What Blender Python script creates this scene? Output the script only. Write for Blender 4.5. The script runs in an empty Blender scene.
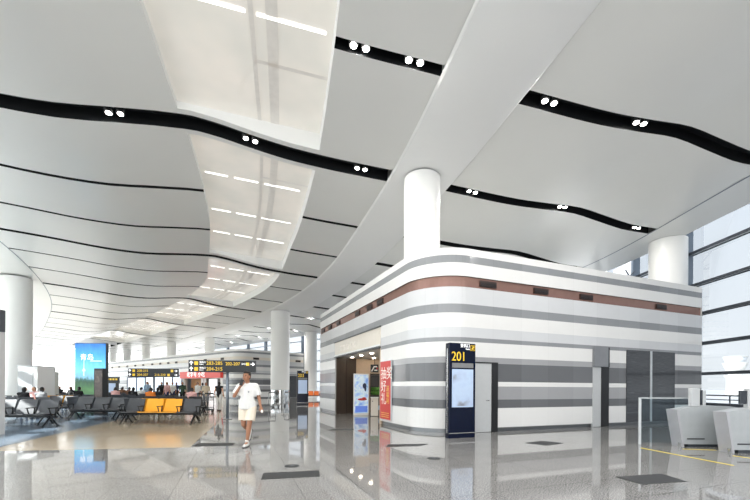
import bpy, math, random
from mathutils import Vector, Matrix
random.seed(7)
S = bpy.context.scene
COL = S.collection
PI = math.pi

# ------------------------------------------------------------------ camera
FPX, CX, CY, CAMZ, ROLL = 365.0, 375.0, 387.0, 1.40, math.radians(0.35)
RV = Vector((math.cos(ROLL), 0, math.sin(ROLL)))
UV_ = Vector((-math.sin(ROLL), 0, math.cos(ROLL)))
cam_d = bpy.data.cameras.new('camera')
cam = bpy.data.objects.new('camera', cam_d)
COL.objects.link(cam)
S.camera = cam
cam_d.sensor_width = 36.0
cam_d.sensor_fit = 'HORIZONTAL'
cam_d.lens = 36.0 * FPX / 750.0
cam_d.shift_y = (CY - 250.0) / 750.0
cam_d.clip_end = 2000
M = Matrix.Identity(4)
for i in range(3):
    M[i][0] = RV[i]; M[i][1] = UV_[i]; M[i][2] = (0, -1, 0)[i]
M[2][3] = CAMZ
cam.matrix_world = M


def ray(px, py):
    return Vector((0, 1, 0)) + RV * ((px - CX) / FPX) + UV_ * ((CY - py) / FPX)


def on_z(px, py, z=0.0):            # where a measured direction meets a level plane
    d = ray(px, py)
    t = (z - CAMZ) / d.z
    return Vector((d.x * t, d.y * t, z))


def at_y(px, py, y):                # where it meets a plane at a given distance
    d = ray(px, py)
    return Vector((d.x * y, y, CAMZ + d.z * y))


# ------------------------------------------------------------------ materials
def lin(c):
    out = []
    for v in c:
        v = v / 255.0
        out.append(v / 12.92 if v <= 0.04045 else ((v + 0.055) / 1.055) ** 2.4)
    return (out[0], out[1], out[2], 1.0)


def mat(name, col, rough=0.5, metal=0.0, spec=0.5, coat=0.0, noise=0.04, nscale=6.0, emit=None, estr=0.0):
    m = bpy.data.materials.new(name)
    m.use_nodes = True
    nt = m.node_tree
    b = nt.nodes['Principled BSDF']
    b.inputs['Roughness'].default_value = rough
    b.inputs['Metallic'].default_value = metal
    b.inputs['Specular IOR Level'].default_value = spec
    b.inputs['Coat Weight'].default_value = coat
    b.inputs['Coat Roughness'].default_value = 0.08
    c = lin(col)
    tc = nt.nodes.new('ShaderNodeTexCoord')
    nz = nt.nodes.new('ShaderNodeTexNoise')
    nz.inputs['Scale'].default_value = nscale
    nz.inputs['Detail'].default_value = 3
    rp = nt.nodes.new('ShaderNodeValToRGB')
    rp.color_ramp.elements[0].position = 0.3
    rp.color_ramp.elements[1].position = 0.7
    rp.color_ramp.elements[0].color = tuple(x * (1 - noise) for x in c[:3]) + (1,)
    rp.color_ramp.elements[1].color = tuple(min(1, x * (1 + noise)) for x in c[:3]) + (1,)
    nt.links.new(tc.outputs['Object'], nz.inputs['Vector'])
    nt.links.new(nz.outputs['Fac'], rp.inputs['Fac'])
    nt.links.new(rp.outputs['Color'], b.inputs['Base Color'])
    if emit:
        b.inputs['Emission Color'].default_value = lin(emit)
        b.inputs['Emission Strength'].default_value = estr
    return m


def panel_mat(name, col, var=0.05, rough=0.16, seam=0.82, pitch=1.15):
    """Gloss back-painted cladding: each panel a slightly different tone, thin dark seams. UV = (metres along, metres up)."""
    m = mat(name, col, rough=rough, spec=0.5, noise=0.008)
    nt = m.node_tree
    b = nt.nodes['Principled BSDF']
    uv = nt.nodes.new('ShaderNodeUVMap')
    sep = nt.nodes.new('ShaderNodeSeparateXYZ')
    nt.links.new(uv.outputs['UV'], sep.inputs[0])
    dv = nt.nodes.new('ShaderNodeMath'); dv.operation = 'DIVIDE'; dv.inputs[1].default_value = pitch
    nt.links.new(sep.outputs['X'], dv.inputs[0])
    fl = nt.nodes.new('ShaderNodeMath'); fl.operation = 'FLOOR'
    nt.links.new(dv.outputs[0], fl.inputs[0])
    fr = nt.nodes.new('ShaderNodeMath'); fr.operation = 'FRACT'
    nt.links.new(dv.outputs[0], fr.inputs[0])
    wn = nt.nodes.new('ShaderNodeTexWhiteNoise'); wn.noise_dimensions = '1D'
    nt.links.new(fl.outputs[0], wn.inputs['W'])
    mr = nt.nodes.new('ShaderNodeMapRange')
    mr.inputs['To Min'].default_value = 1 - var
    mr.inputs['To Max'].default_value = 1 + var
    nt.links.new(wn.outputs['Value'], mr.inputs['Value'])
    lt = nt.nodes.new('ShaderNodeMath'); lt.operation = 'LESS_THAN'; lt.inputs[1].default_value = 0.006
    nt.links.new(fr.outputs[0], lt.inputs[0])
    sm = nt.nodes.new('ShaderNodeMapRange')
    sm.inputs['To Min'].default_value = 1.0
    sm.inputs['To Max'].default_value = seam
    nt.links.new(lt.outputs[0], sm.inputs['Value'])
    mu = nt.nodes.new('ShaderNodeMath'); mu.operation = 'MULTIPLY'
    nt.links.new(mr.outputs[0], mu.inputs[0]); nt.links.new(sm.outputs[0], mu.inputs[1])
    vm = nt.nodes.new('ShaderNodeVectorMath'); vm.operation = 'SCALE'
    src = b.inputs['Base Color'].links[0].from_socket
    nt.links.new(src, vm.inputs[0]); nt.links.new(mu.outputs[0], vm.inputs['Scale'])
    nt.links.new(vm.outputs[0], b.inputs['Base Color'])
    return m


def floor_mat(name, c1, c2, rough, joint, rot, speck=70.0, tile=0.8, spec=0.6):
    m = bpy.data.materials.new(name); m.use_nodes = True
    nt = m.node_tree; b = nt.nodes['Principled BSDF']
    b.inputs['Roughness'].default_value = rough
    b.inputs['Specular IOR Level'].default_value = spec
    tc = nt.nodes.new('ShaderNodeTexCoord')
    mp = nt.nodes.new('ShaderNodeMapping'); mp.inputs['Rotation'].default_value = (0, 0, rot)
    nt.links.new(tc.outputs['Object'], mp.inputs['Vector'])
    n1 = nt.nodes.new('ShaderNodeTexNoise'); n1.inputs['Scale'].default_value = speck; n1.inputs['Detail'].default_value = 2
    n2 = nt.nodes.new('ShaderNodeTexNoise'); n2.inputs['Scale'].default_value = 0.5; n2.inputs['Detail'].default_value = 3
    nt.links.new(mp.outputs[0], n1.inputs['Vector']); nt.links.new(mp.outputs[0], n2.inputs['Vector'])
    rp = nt.nodes.new('ShaderNodeValToRGB')
    rp.color_ramp.elements[0].position = 0.36; rp.color_ramp.elements[1].position = 0.62
    rp.color_ramp.elements[0].color = lin(c1); rp.color_ramp.elements[1].color = lin(c2)
    nt.links.new(n1.outputs['Fac'], rp.inputs['Fac'])
    br = nt.nodes.new('ShaderNodeTexBrick')
    br.offset = 0.0
    br.inputs['Scale'].default_value = 1.0
    br.inputs['Brick Width'].default_value = tile
    br.inputs['Row Height'].default_value = tile
    br.inputs['Mortar Size'].default_value = 0.009
    br.inputs['Mortar Smooth'].default_value = 0.3
    br.inputs['Color1'].default_value = (1, 1, 1, 1); br.inputs['Color2'].default_value = (0.95, 0.95, 0.95, 1)
    br.inputs['Mortar'].default_value = (joint, joint, joint, 1)
    nt.links.new(mp.outputs[0], br.inputs['Vector'])
    mx = nt.nodes.new('ShaderNodeMix'); mx.data_type = 'RGBA'; mx.blend_type = 'MULTIPLY'; mx.inputs['Factor'].default_value = 1.0
    nt.links.new(rp.outputs['Color'], mx.inputs['A']); nt.links.new(br.outputs['Color'], mx.inputs['B'])
    mr = nt.nodes.new('ShaderNodeMapRange'); mr.inputs['To Min'].default_value = 0.93; mr.inputs['To Max'].default_value = 1.07
    nt.links.new(n2.outputs['Fac'], mr.inputs['Value'])
    vm = nt.nodes.new('ShaderNodeVectorMath'); vm.operation = 'SCALE'
    nt.links.new(mx.outputs['Result'], vm.inputs[0]); nt.links.new(mr.outputs[0], vm.inputs['Scale'])
    nt.links.new(vm.outputs[0], b.inputs['Base Color'])
    return m


def glass_mat(name, tint=(235, 242, 245), gloss=0.12):
    m = bpy.data.materials.new(name); m.use_nodes = True
    nt = m.node_tree
    for n in list(nt.nodes):
        nt.nodes.remove(n)
    out = nt.nodes.new('ShaderNodeOutputMaterial')
    tr = nt.nodes.new('ShaderNodeBsdfTransparent'); tr.inputs['Color'].default_value = lin(tint)
    gl = nt.nodes.new('ShaderNodeBsdfGlossy'); gl.inputs['Roughness'].default_value = 0.02
    lw = nt.nodes.new('ShaderNodeLayerWeight'); lw.inputs['Blend'].default_value = 0.25
    mu = nt.nodes.new('ShaderNodeMath'); mu.operation = 'MULTIPLY'; mu.inputs[1].default_value = gloss * 3
    nt.links.new(lw.outputs['Fresnel'], mu.inputs[0])
    mx = nt.nodes.new('ShaderNodeMixShader')
    nt.links.new(mu.outputs[0], mx.inputs[0]); nt.links.new(tr.outputs[0], mx.inputs[1]); nt.links.new(gl.outputs[0], mx.inputs[2])
    nt.links.new(mx.outputs[0], out.inputs['Surface'])
    return m


def emis(name, col, s):
    m = bpy.data.materials.new(name); m.use_nodes = True
    nt = m.node_tree; b = nt.nodes['Principled BSDF']
    b.inputs['Base Color'].default_value = lin(col)
    b.inputs['Emission Color'].default_value = lin(col)
    b.inputs['Emission Strength'].default_value = s
    b.inputs['Roughness'].default_value = 0.2
    return m


MT = {}
MT['granite'] = floor_mat('grey granite', (90, 89, 88), (172, 170, 167), 0.04, 0.7, -0.36, speck=55.0, spec=0.75)
MT['tan'] = floor_mat('tan terrazzo', (176, 160, 136), (194, 180, 158), 0.14, 0.93, -0.36, speck=40.0)
MT['blue'] = floor_mat('blue grey vinyl', (96, 112, 130), (122, 138, 154), 0.2, 0.95, -0.36, speck=30.0, tile=1.6)
MT['ceil'] = mat('ceiling paint', (226, 226, 223), rough=0.3, spec=0.45, noise=0.015, nscale=0.4)
MT['beam'] = mat('beam paint', (236, 236, 235), rough=0.36, spec=0.4, noise=0.01, nscale=0.4)
MT['slot'] = mat('black slot', (22, 24, 26), rough=0.45, spec=0.35)
MT['white'] = mat('white paint', (238, 238, 236), rough=0.45, noise=0.015, nscale=1.0)
MT['column'] = mat('column enamel', (240, 239, 236), rough=0.35, spec=0.45, noise=0.012, nscale=0.7)
MT['p_white'] = panel_mat('white cladding', (230, 229, 227), 0.012, seam=0.9)
MT['p_pale'] = panel_mat('pale grey cladding', (208, 209, 211), 0.03)
MT['p_mid'] = panel_mat('mid grey cladding', (160, 160, 162), 0.06)
MT['p_grey'] = panel_mat('grey cladding', (142, 144, 147), 0.07)
MT['p_dark'] = panel_mat('dark grey cladding', (104, 105, 108), 0.12)
MT['bronze'] = mat('bronze strip', (148, 114, 104), rough=0.25, metal=0.4, noise=0.05)
MT['bronze_dark'] = mat('dark bronze', (44, 28, 24), rough=0.5)
MT['steel'] = mat('brushed steel', (190, 190, 190), rough=0.2, metal=0.9)
MT['mirror'] = mat('mirror steel', (205, 207, 208), rough=0.06, metal=1.0)
MT['plinth'] = mat('plinth steel', (128, 130, 132), rough=0.28, metal=0.85)
MT['steel_blue'] = mat('blue grey steel', (120, 130, 142), rough=0.4, metal=0.4)
MT['steel_dark'] = mat('dark steel', (70, 74, 80), rough=0.4, metal=0.3)
MT['silver'] = mat('silver rail', (205, 208, 210), rough=0.3, metal=0.5)
MT['glass'] = glass_mat('clear glass')
MT['glazing'] = glass_mat('sky dimming glazing', (150, 155, 160), 0.08)  # tint added to dim the bright sky behind the panes
MT['door_grey'] = mat('grey door', (190, 192, 193), rough=0.35, noise=0.02)
MT['door_mid'] = mat('mid grey door', (128, 130, 134), rough=0.3, noise=0.03)
MT['black'] = mat('black paint', (26, 26, 28), rough=0.4)
MT['brown'] = mat('dark brown panel', (60, 49, 41), rough=0.35, noise=0.12, nscale=3)
MT['cream'] = mat('cream fascia', (226, 218, 206), rough=0.35, noise=0.02)
MT['beige'] = mat('beige wall', (206, 184, 160), rough=0.6)
MT['navy'] = mat('navy lacquer', (5, 15, 40), rough=0.25, spec=0.25, noise=0.08)
MT['navy_side'] = mat('navy side', (24, 38, 70), rough=0.3)
MT['seat_grey'] = mat('seat grey', (74, 75, 79), rough=0.32, metal=0.25, noise=0.06, nscale=30)
MT['seat_yellow'] = mat('seat yellow', (246, 170, 34), rough=0.4, noise=0.03)
MT['seat_orange'] = mat('seat orange', (222, 112, 32), rough=0.5)
MT['seat_black'] = mat('black frame', (24, 25, 27), rough=0.4, metal=0.3)
MT['gate_cap'] = mat('gate cap', (182, 182, 186), rough=0.3, metal=0.3)
MT['gate_body'] = mat('gate body', (176, 180, 182), rough=0.35, metal=0.15)
MT['dark_glass'] = mat('dark glass', (44, 48, 54), rough=0.08)
MT['yellow_line'] = mat('yellow tape', (222, 200, 60), rough=0.4)
MT['vent'] = mat('floor grille', (40, 42, 44), rough=0.5, noise=0.2, nscale=60)
MT['sign_black'] = mat('sign black', (22, 26, 32), rough=0.35)
MT['sign_yellow'] = emis('sign yellow', (232, 192, 56), 0.35)
MT['sign_white'] = emis('sign white', (245, 245, 245), 0.75)
MT['red'] = mat('red poster', (204, 58, 52), rough=0.4, noise=0.05)
MT['red_sign'] = mat('red fascia', (206, 66, 56), rough=0.4, emit=(206, 66, 56), estr=0.25)
MT['gold'] = mat('gold ink', (236, 196, 92), rough=0.4)
MT['white_ink'] = mat('white ink', (246, 240, 232), rough=0.5)
MT['screen_pale'] = emis('pale screen', (176, 194, 222), 0.2)
MT['lamp'] = emis('lamp', (255, 252, 244), 22.0)
MT['line_light'] = emis('line light', (255, 255, 255), 1.5)
MT['ground'] = mat('apron concrete', (212, 212, 210), rough=0.9)
MT['haze_tower'] = mat('hazed concrete', (236, 234, 228), rough=0.9)  # paleness is distance haze painted into the colour
MT['haze_glass'] = mat('hazed tower glass', (226, 230, 234), rough=0.5)  # haze painted into the glass colour as well
MT['skin'] = mat('skin', (168, 118, 90), rough=0.5, noise=0.05)
MT['skin2'] = mat('skin pale', (214, 164, 136), rough=0.5, noise=0.05)
MT['hair'] = mat('black hair', (28, 24, 23), rough=0.5)
MT['tee'] = mat('white cotton', (232, 231, 228), rough=0.8, noise=0.03, nscale=14)
MT['shorts'] = mat('cream cotton', (238, 226, 208), rough=0.8, noise=0.03, nscale=14)
MT['c_black'] = mat('black cloth', (26, 26, 30), rough=0.8)
MT['c_navy'] = mat('navy cloth', (44, 54, 86), rough=0.8)
MT['c_blue'] = mat('light blue cloth', (164, 190, 214), rough=0.8)
MT['c_pink'] = mat('pink cloth', (224, 176, 172), rough=0.8)
MT['c_grey'] = mat('grey cloth', (140, 142, 146), rough=0.8)
MT['c_white'] = mat('white cloth', (232, 230, 226), rough=0.8)
MT['c_brown'] = mat('brown cloth', (126, 88, 66), rough=0.8)
MT['c_green'] = mat('dark green cloth', (52, 74, 58), rough=0.8)
MT['c_orange'] = mat('orange cloth', (226, 128, 48), rough=0.8)
MT['c_tan'] = mat('tan cloth', (206, 190, 166), rough=0.8)
MT['shoe'] = mat('white shoe', (228, 226, 222), rough=0.6)
MT['sole'] = mat('dark sole', (46, 44, 44), rough=0.7)
MT['plant'] = mat('leaf green', (92, 150, 62), rough=0.6, noise=0.3, nscale=14)
MT['wood'] = mat('orange wood', (190, 136, 82), rough=0.5, noise=0.1, nscale=4)


def screen_mat():
    """A lit advertising screen: blue sky, clouds low down, green trees at the bottom. Generated coords."""
    m = bpy.data.materials.new('landscape screen'); m.use_nodes = True
    nt = m.node_tree; b = nt.nodes['Principled BSDF']
    b.inputs['Roughness'].default_value = 0.15
    tc = nt.nodes.new('ShaderNodeTexCoord'); sp = nt.nodes.new('ShaderNodeSeparateXYZ')
    nt.links.new(tc.outputs['Generated'], sp.inputs[0])
    nz = nt.nodes.new('ShaderNodeTexNoise'); nz.inputs['Scale'].default_value = 9; nz.inputs['Detail'].default_value = 5
    nt.links.new(tc.outputs['Generated'], nz.inputs['Vector'])
    ad = nt.nodes.new('ShaderNodeMath'); ad.operation = 'MULTIPLY_ADD'; ad.inputs[1].default_value = 0.16; ad.inputs[2].default_value = -0.08
    nt.links.new(nz.outputs['Fac'], ad.inputs[0])
    a2 = nt.nodes.new('ShaderNodeMath'); a2.operation = 'ADD'
    nt.links.new(sp.outputs['Z'], a2.inputs[0]); nt.links.new(ad.outputs[0], a2.inputs[1])
    rp = nt.nodes.new('ShaderNodeValToRGB')
    e = rp.color_ramp.elements
    e[0].position = 0.0; e[0].color = lin((24, 66, 40))
    e[1].position = 1.0; e[1].color = lin((34, 108, 190))
    for p, c in ((0.25, (58, 104, 54)), (0.37, (30, 74, 50)), (0.41, (46, 92, 84)), (0.45, (120, 176, 204)), (0.58, (110, 196, 226)), (0.8, (62, 154, 214))):
        k = e.new(p); k.color = lin(c)
    nt.links.new(a2.outputs[0], rp.inputs['Fac'])
    nt.links.new(rp.outputs['Color'], b.inputs['Base Color'])
    nt.links.new(rp.outputs['Color'], b.inputs['Emission Color'])
    b.inputs['Emission Strength'].default_value = 0.7
    return m


def blotch_mat(name, cols, scale, emit=0.5, thr=(0.3, 0.45, 0.55, 0.7)):
    m = bpy.data.materials.new(name); m.use_nodes = True
    nt = m.node_tree; b = nt.nodes['Principled BSDF']
    tc = nt.nodes.new('ShaderNodeTexCoord')
    nz = nt.nodes.new('ShaderNodeTexNoise'); nz.inputs['Scale'].default_value = scale; nz.inputs['Detail'].default_value = 4
    nt.links.new(tc.outputs['Object'], nz.inputs['Vector'])
    rp = nt.nodes.new('ShaderNodeValToRGB'); e = rp.color_ramp.elements
    e[0].position = thr[0]; e[0].color = lin(cols[0]); e[1].position = thr[-1]; e[1].color = lin(cols[-1])
    for p, c in zip(thr[1:-1], cols[1:-1]):
        k = e.new(p); k.color = lin(c)
    nt.links.new(nz.outputs['Fac'], rp.inputs['Fac'])
    nt.links.new(rp.outputs['Color'], b.inputs['Base Color'])
    nt.links.new(rp.outputs['Color'], b.inputs['Emission Color'])
    b.inputs['Emission Strength'].default_value = emit
    return m


MT['screen'] = screen_mat()
MT['poster_blue'] = blotch_mat('blue poster', [(84, 134, 214), (170, 200, 234), (214, 228, 242), (110, 160, 222)], 2.6, 0.25)
MT['stone_dark'] = blotch_mat('dark veined panel', [(52, 54, 58), (70, 72, 76), (60, 62, 66), (84, 86, 90)], 2.2, 0.0)
MT['stone_dark'].node_tree.nodes['Principled BSDF'].inputs['Roughness'].default_value = 0.12


def wave_stretch():
    nt = MT['stone_dark'].node_tree
    tc = [n for n in nt.nodes if n.type == 'TEX_COORD'][0]
    nz = [n for n in nt.nodes if n.type == 'TEX_NOISE'][0]
    mp = nt.nodes.new('ShaderNodeMapping'); mp.inputs['Scale'].default_value = (0.5, 0.5, 5.0)
    nt.links.new(tc.outputs['Object'], mp.inputs['Vector']); nt.links.new(mp.outputs[0], nz.inputs['Vector'])


wave_stretch()
MT['sky_panel'] = None


def skylight_mat():
    m = bpy.data.materials.new('skylight membrane'); m.use_nodes = True
    nt = m.node_tree; b = nt.nodes['Principled BSDF']
    tc = nt.nodes.new('ShaderNodeTexCoord')
    nz = nt.nodes.new('ShaderNodeTexNoise'); nz.inputs['Scale'].default_value = 0.7
    nt.links.new(tc.outputs['Object'], nz.inputs['Vector'])
    rp = nt.nodes.new('ShaderNodeValToRGB'); e = rp.color_ramp.elements
    e[0].position = 0.3; e[0].color = lin((214, 212, 205)); e[1].position = 0.7; e[1].color = lin((228, 222, 214))
    nt.links.new(nz.outputs['Fac'], rp.inputs['Fac'])
    nt.links.new(rp.outputs['Color'], b.inputs['Base Color']); nt.links.new(rp.outputs['Color'], b.inputs['Emission Color'])
    b.inputs['Emission Strength'].default_value = 0.27
    b.inputs['Roughness'].default_value = 0.12
    return m


MT['membrane'] = skylight_mat()
MT['membrane_rib'] = mat('membrane rib', (206, 202, 196), rough=0.3, emit=(206, 202, 196), estr=0.22)

# ------------------------------------------------------------------ mesh builder


class MB:
    def __init__(s):
        s.v = []; s.f = []; s.mi = []; s.sm = []; s.uv = {}

    def face(s, idx, m=0, smooth=False, uv=None):
        s.f.append(tuple(idx)); s.mi.append(m); s.sm.append(smooth)
        if uv: s.uv[len(s.f) - 1] = uv

    def quad(s, a, b, c, d, m=0, smooth=False, uv=None):
        n = len(s.v); s.v += [tuple(a), tuple(b), tuple(c), tuple(d)]
        s.face((n, n + 1, n + 2, n + 3), m, smooth, uv)

    def box(s, c, d, m=0, rz=0.0, bev=0.0, T=None):
        x, y, z = d[0] / 2, d[1] / 2, d[2] / 2
        if bev > 0 and min(x, y, z) > bev * 1.05:
            pts = []
            for sz, k in ((-1, bev), (-1, 0), (1, 0), (1, bev)):
                zz = sz * (z if k else z - bev)
                ix, iy = x - k, y - k
                b2 = bev
                ring = [(ix, -iy + b2), (ix, iy - b2), (ix - b2, iy), (-ix + b2, iy), (-ix, iy - b2), (-ix, -iy + b2), (-ix + b2, -iy), (ix - b2, -iy)]
                pts.append([(p[0], p[1], zz) for p in ring])
            n = len(s.v)
            for r in pts:
                for p in r: s.v.append(s._tr(p, c, rz, T))
            for k in range(3):
                for i in range(8):
                    j = (i + 1) % 8
                    s.face((n + k * 8 + i, n + k * 8 + j, n + k * 8 + 8 + j, n + k * 8 + 8 + i), m)
            s.face([n + 7 - i for i in range(8)], m); s.face([n + 24 + i for i in range(8)], m)
            return
        n = len(s.v)
        for p in ((-x, -y, -z), (x, -y, -z), (x, y, -z), (-x, y, -z), (-x, -y, z), (x, -y, z), (x, y, z), (-x, y, z)):
            s.v.append(s._tr(p, c, rz, T))
        for f in ((0, 3, 2, 1), (4, 5, 6, 7), (0, 1, 5, 4), (1, 2, 6, 5), (2, 3, 7, 6), (3, 0, 4, 7)):
            s.face([n + i for i in f], m)

    def _tr(s, p, c, rz, T):
        if T is not None:
            q = T @ Vector(p); return (q.x + c[0], q.y + c[1], q.z + c[2])
        if rz:
            cs, sn = math.cos(rz), math.sin(rz)
            p = (p[0] * cs - p[1] * sn, p[0] * sn + p[1] * cs, p[2])
        return (p[0] + c[0], p[1] + c[1], p[2] + c[2])

    def tube(s, a, b, r0, r1=None, n=12, m=0, caps=True, smooth=True):
        a = Vector(a); b = Vector(b); r1 = r0 if r1 is None else r1
        d = (b - a).normalized()
        u = d.orthogonal().normalized(); w = d.cross(u)
        k = len(s.v)
        for p, r in ((a, r0), (b, r1)):
            for i in range(n):
                t = 2 * PI * i / n
                q = p + u * (math.cos(t) * r) + w * (math.sin(t) * r); s.v.append(tuple(q))
        for i in range(n):
            j = (i + 1) % n
            s.face((k + i, k + j, k + n + j, k + n + i), m, smooth)
        if caps:
            s.face([k + n - 1 - i for i in range(n)], m); s.face([k + n + i for i in range(n)], m)

    def path(s, pts, r, n=8, m=0):
        for a, b in zip(pts[:-1], pts[1:]):
            s.tube(a, b, r, r, n, m)

    def capsule(s, a, b, r0, r1, n=12, m=0):
        a = Vector(a); b = Vector(b); d = b - a
        L = d.length or 1e-4; d.normalize()
        u = d.orthogonal().normalized(); w = d.cross(u)
        rows = []
        for i in range(1, 5):
            t = PI / 2 * i / 4
            rows.append((a - d * (r0 * math.cos(t)), r0 * math.sin(t)))
        for i in range(0, 4):
            t = PI / 2 * i / 4
            rows.append((b + d * (r1 * math.sin(t)), r1 * math.cos(t)))
        k = len(s.v); s.v.append(tuple(a - d * r0))
        for p, r in rows:
            for i in range(n):
                t = 2 * PI * i / n; s.v.append(tuple(p + u * (math.cos(t) * r) + w * (math.sin(t) * r)))
        s.v.append(tuple(b + d * r1)); e = len(s.v) - 1
        for i in range(n):
            j = (i + 1) % n
            s.face((k, k + 1 + j, k + 1 + i), m, True)
            for q in range(len(rows) - 1):
                o = k + 1 + q * n
                s.face((o + i, o + j, o + n + j, o + n + i), m, True)
            o = k + 1 + (len(rows) - 1) * n
            s.face((o + i, o + j, e), m, True)

    def ellipsoid(s, c, r, m=0, n=16, h=10, T=None):
        k = len(s.v)
        T = T or Matrix.Identity(3)
        def P(x, y, z):
            q = T @ Vector((x * r[0], y * r[1], z * r[2])); return (q.x + c[0], q.y + c[1], q.z + c[2])
        s.v.append(P(0, 0, -1))
        for a in range(1, h):
            t = -PI / 2 + PI * a / h
            for i in range(n):
                g = 2 * PI * i / n; s.v.append(P(math.cos(t) * math.cos(g), math.cos(t) * math.sin(g), math.sin(t)))
        s.v.append(P(0, 0, 1)); e = len(s.v) - 1
        for i in range(n):
            j = (i + 1) % n
            s.face((k, k + 1 + j, k + 1 + i), m, True)
            for a in range(h - 2):
                o = k + 1 + a * n; s.face((o + i, o + j, o + n + j, o + n + i), m, True)
            o = k + 1 + (h - 2) * n; s.face((o + i, o + j, e), m, True)

    def prism(s, poly, z0, z1, m=0):
        n = len(poly); k = len(s.v)
        for z in (z0, z1):
            for p in poly: s.v.append((p[0], p[1], z))
        s.face([k + n - 1 - i for i in range(n)], m); s.face([k + n + i for i in range(n)], m)
        for i in range(n):
            j = (i + 1) % n; s.face((k + i, k + j, k + n + j, k + n + i), m)

    def prism_xz(s, poly, y0, y1, m=0):
        n = len(poly); k = len(s.v)
        for y in (y0, y1):
            for p in poly: s.v.append((p[0], y, p[1]))
        s.face([k + i for i in range(n)], m); s.face([k + n + n - 1 - i for i in range(n)], m)
        for i in range(n):
            j = (i + 1) % n; s.face((k + j, k + i, k + n + i, k + n + j), m)

    def build(s, name, mats, parent=None, loc=None, rz=0.0):
        me = bpy.data.meshes.new(name)
        me.from_pydata(s.v, [], s.f)
        if not isinstance(mats, (list, tuple)): mats = [mats]
        for m in mats: me.materials.append(m)
        me.polygons.foreach_set('material_index', s.mi)
        me.polygons.foreach_set('use_smooth', s.sm)
        if s.uv:
            L = me.uv_layers.new(name='UVMap')
            for fi, uv in s.uv.items():
                for li, c in zip(me.polygons[fi].loop_indices, uv): L.data[li].uv = c
        me.update()
        o = bpy.data.objects.new(name, me); COL.objects.link(o)
        if parent: o.parent = parent
        if loc is not None: o.location = loc
        if rz: o.rotation_euler = (0, 0, rz)
        return o


def empty(name, loc, rz=0.0):
    o = bpy.data.objects.new(name, None); COL.objects.link(o)
    o.location = loc; o.rotation_euler = (0, 0, rz); o.empty_display_size = 0.2
    return o


def tag(o, label, cat, group=None):
    o['label'] = label; o['category'] = cat
    if group: o['group'] = group
    return o


def struct(o, label=None):
    o['kind'] = 'structure'
    if label: o['label'] = label
    return o


KIDS = {}


def copy_tree(o, parent=None):
    c = o.copy(); COL.objects.link(c); c.parent = parent
    for ch in [x for x in COL.objects if x.parent == o]: copy_tree(ch, c)
    return c


def text(body, size, mat_, parent, loc, rot, align='LEFT', ext=0.004, name='lettering', sx=1.0):
    cu = bpy.data.curves.new(name, 'FONT'); cu.body = body; cu.size = size; cu.extrude = ext
    cu.align_x = align; cu.align_y = 'CENTER'
    cu.materials.append(mat_)
    to = bpy.data.objects.new('tmp', cu); COL.objects.link(to)
    bpy.context.view_layer.update()
    me = bpy.data.meshes.new_from_object(to.evaluated_get(bpy.context.evaluated_depsgraph_get()))
    bpy.data.objects.remove(to)
    me.name = name
    o = bpy.data.objects.new(name, me); COL.objects.link(o)
    o.parent = parent; o.location = loc; o.rotation_euler = rot; o.scale = (sx, 1, 1)
    return o


FRONT = (PI / 2, 0, 0)              # text upright, read from the -Y side


def bezier_table(tab):
    tab = sorted(tab)
    xs = [t[0] for t in tab]; ys = [t[1] for t in tab]
    n = len(xs)
    ms = []
    for i in range(n):
        if i == 0: ms.append((ys[1] - ys[0]) / (xs[1] - xs[0]))
        elif i == n - 1: ms.append((ys[-1] - ys[-2]) / (xs[-1] - xs[-2]))
        else: ms.append(0.5 * ((ys[i + 1] - ys[i]) / (xs[i + 1] - xs[i]) + (ys[i] - ys[i - 1]) / (xs[i] - xs[i - 1])))
    def f(x):
        if x <= xs[0]: return ys[0] + ms[0] * (x - xs[0])
        if x >= xs[-1]: return ys[-1] + ms[-1] * (x - xs[-1])
        for i in range(n - 1):
            if x <= xs[i + 1]: break
        h = xs[i + 1] - xs[i]; t = (x - xs[i]) / h
        return ((2 * t**3 - 3 * t**2 + 1) * ys[i] + (t**3 - 2 * t**2 + t) * h * ms[i]
                + (-2 * t**3 + 3 * t**2) * ys[i + 1] + (t**3 - t**2) * h * ms[i + 1])
    return f


# ------------------------------------------------------------------ ceiling geometry
ZC = 8.5


def plan(pxs, dz=0.0):
    out = []
    for x, y in pxs:
        p = on_z(x, y, ZC + dz); out.append((p.y, p.x))
    return out


L0 = bezier_table([(-14, -8.2), (-4, -10.0), (5, -12.6), (12, -15.8), (18.25, -18.7), (25, -22.9), (31.2, -27.7), (38, -34), (51.8, -48), (70, -70), (90, -96)])
L1 = bezier_table([(0, -3.2)] + plan([(137, 0), (174, 104), (188, 140), (203, 190), (210, 232), (208, 262), (203, 285)], 0.2) + [(40, -25.5), (60, -48), (90, -82)])
L2 = bezier_table([(0, 0.6)] + plan([(340, 0), (320, 147), (315, 172), (293, 243), (265, 290)]) + [(45, -25), (60, -41), (90, -74)])
L3 = bezier_table([(0, 3.2)] + plan([(478, 0), (403, 155), (360, 225), (337, 258), (318, 278), (299, 293), (272, 308), (192, 336)]) + [(90, -64)])
L4 = bezier_table([(0, 5.6)] + plan([(600, 0), (525, 94), (447, 188), (374, 264.6), (349, 283.6), (329, 297), (311, 307.4)]) + [(51.8, -22.4), (90, -60)])
L5 = bezier_table([(0, 12.3), (12, 12.4), (21.7, 12.1), (28, 9.6), (36, 3.6), (45, -6), (60, -22), (90, -54)])
L6 = bezier_table([(0, 14.2), (14, 14.25), (22, 14.0), (28, 11.8), (36, 6.0), (45, -3.4), (60, -19.5), (90, -51)])
LM = bezier_table([(y, L0(y) - 3.6 - 0.06 * max(0, y - 20)) for y in (-14, -4, 5, 12, 18, 25, 31, 38, 52, 70, 90)])   # outer line of the left glass

LAT = {-1: LM, 0: L0, 1: L1, 2: L2, 3: L3, 4: L4, 5: L5, 6: L6}


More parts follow.
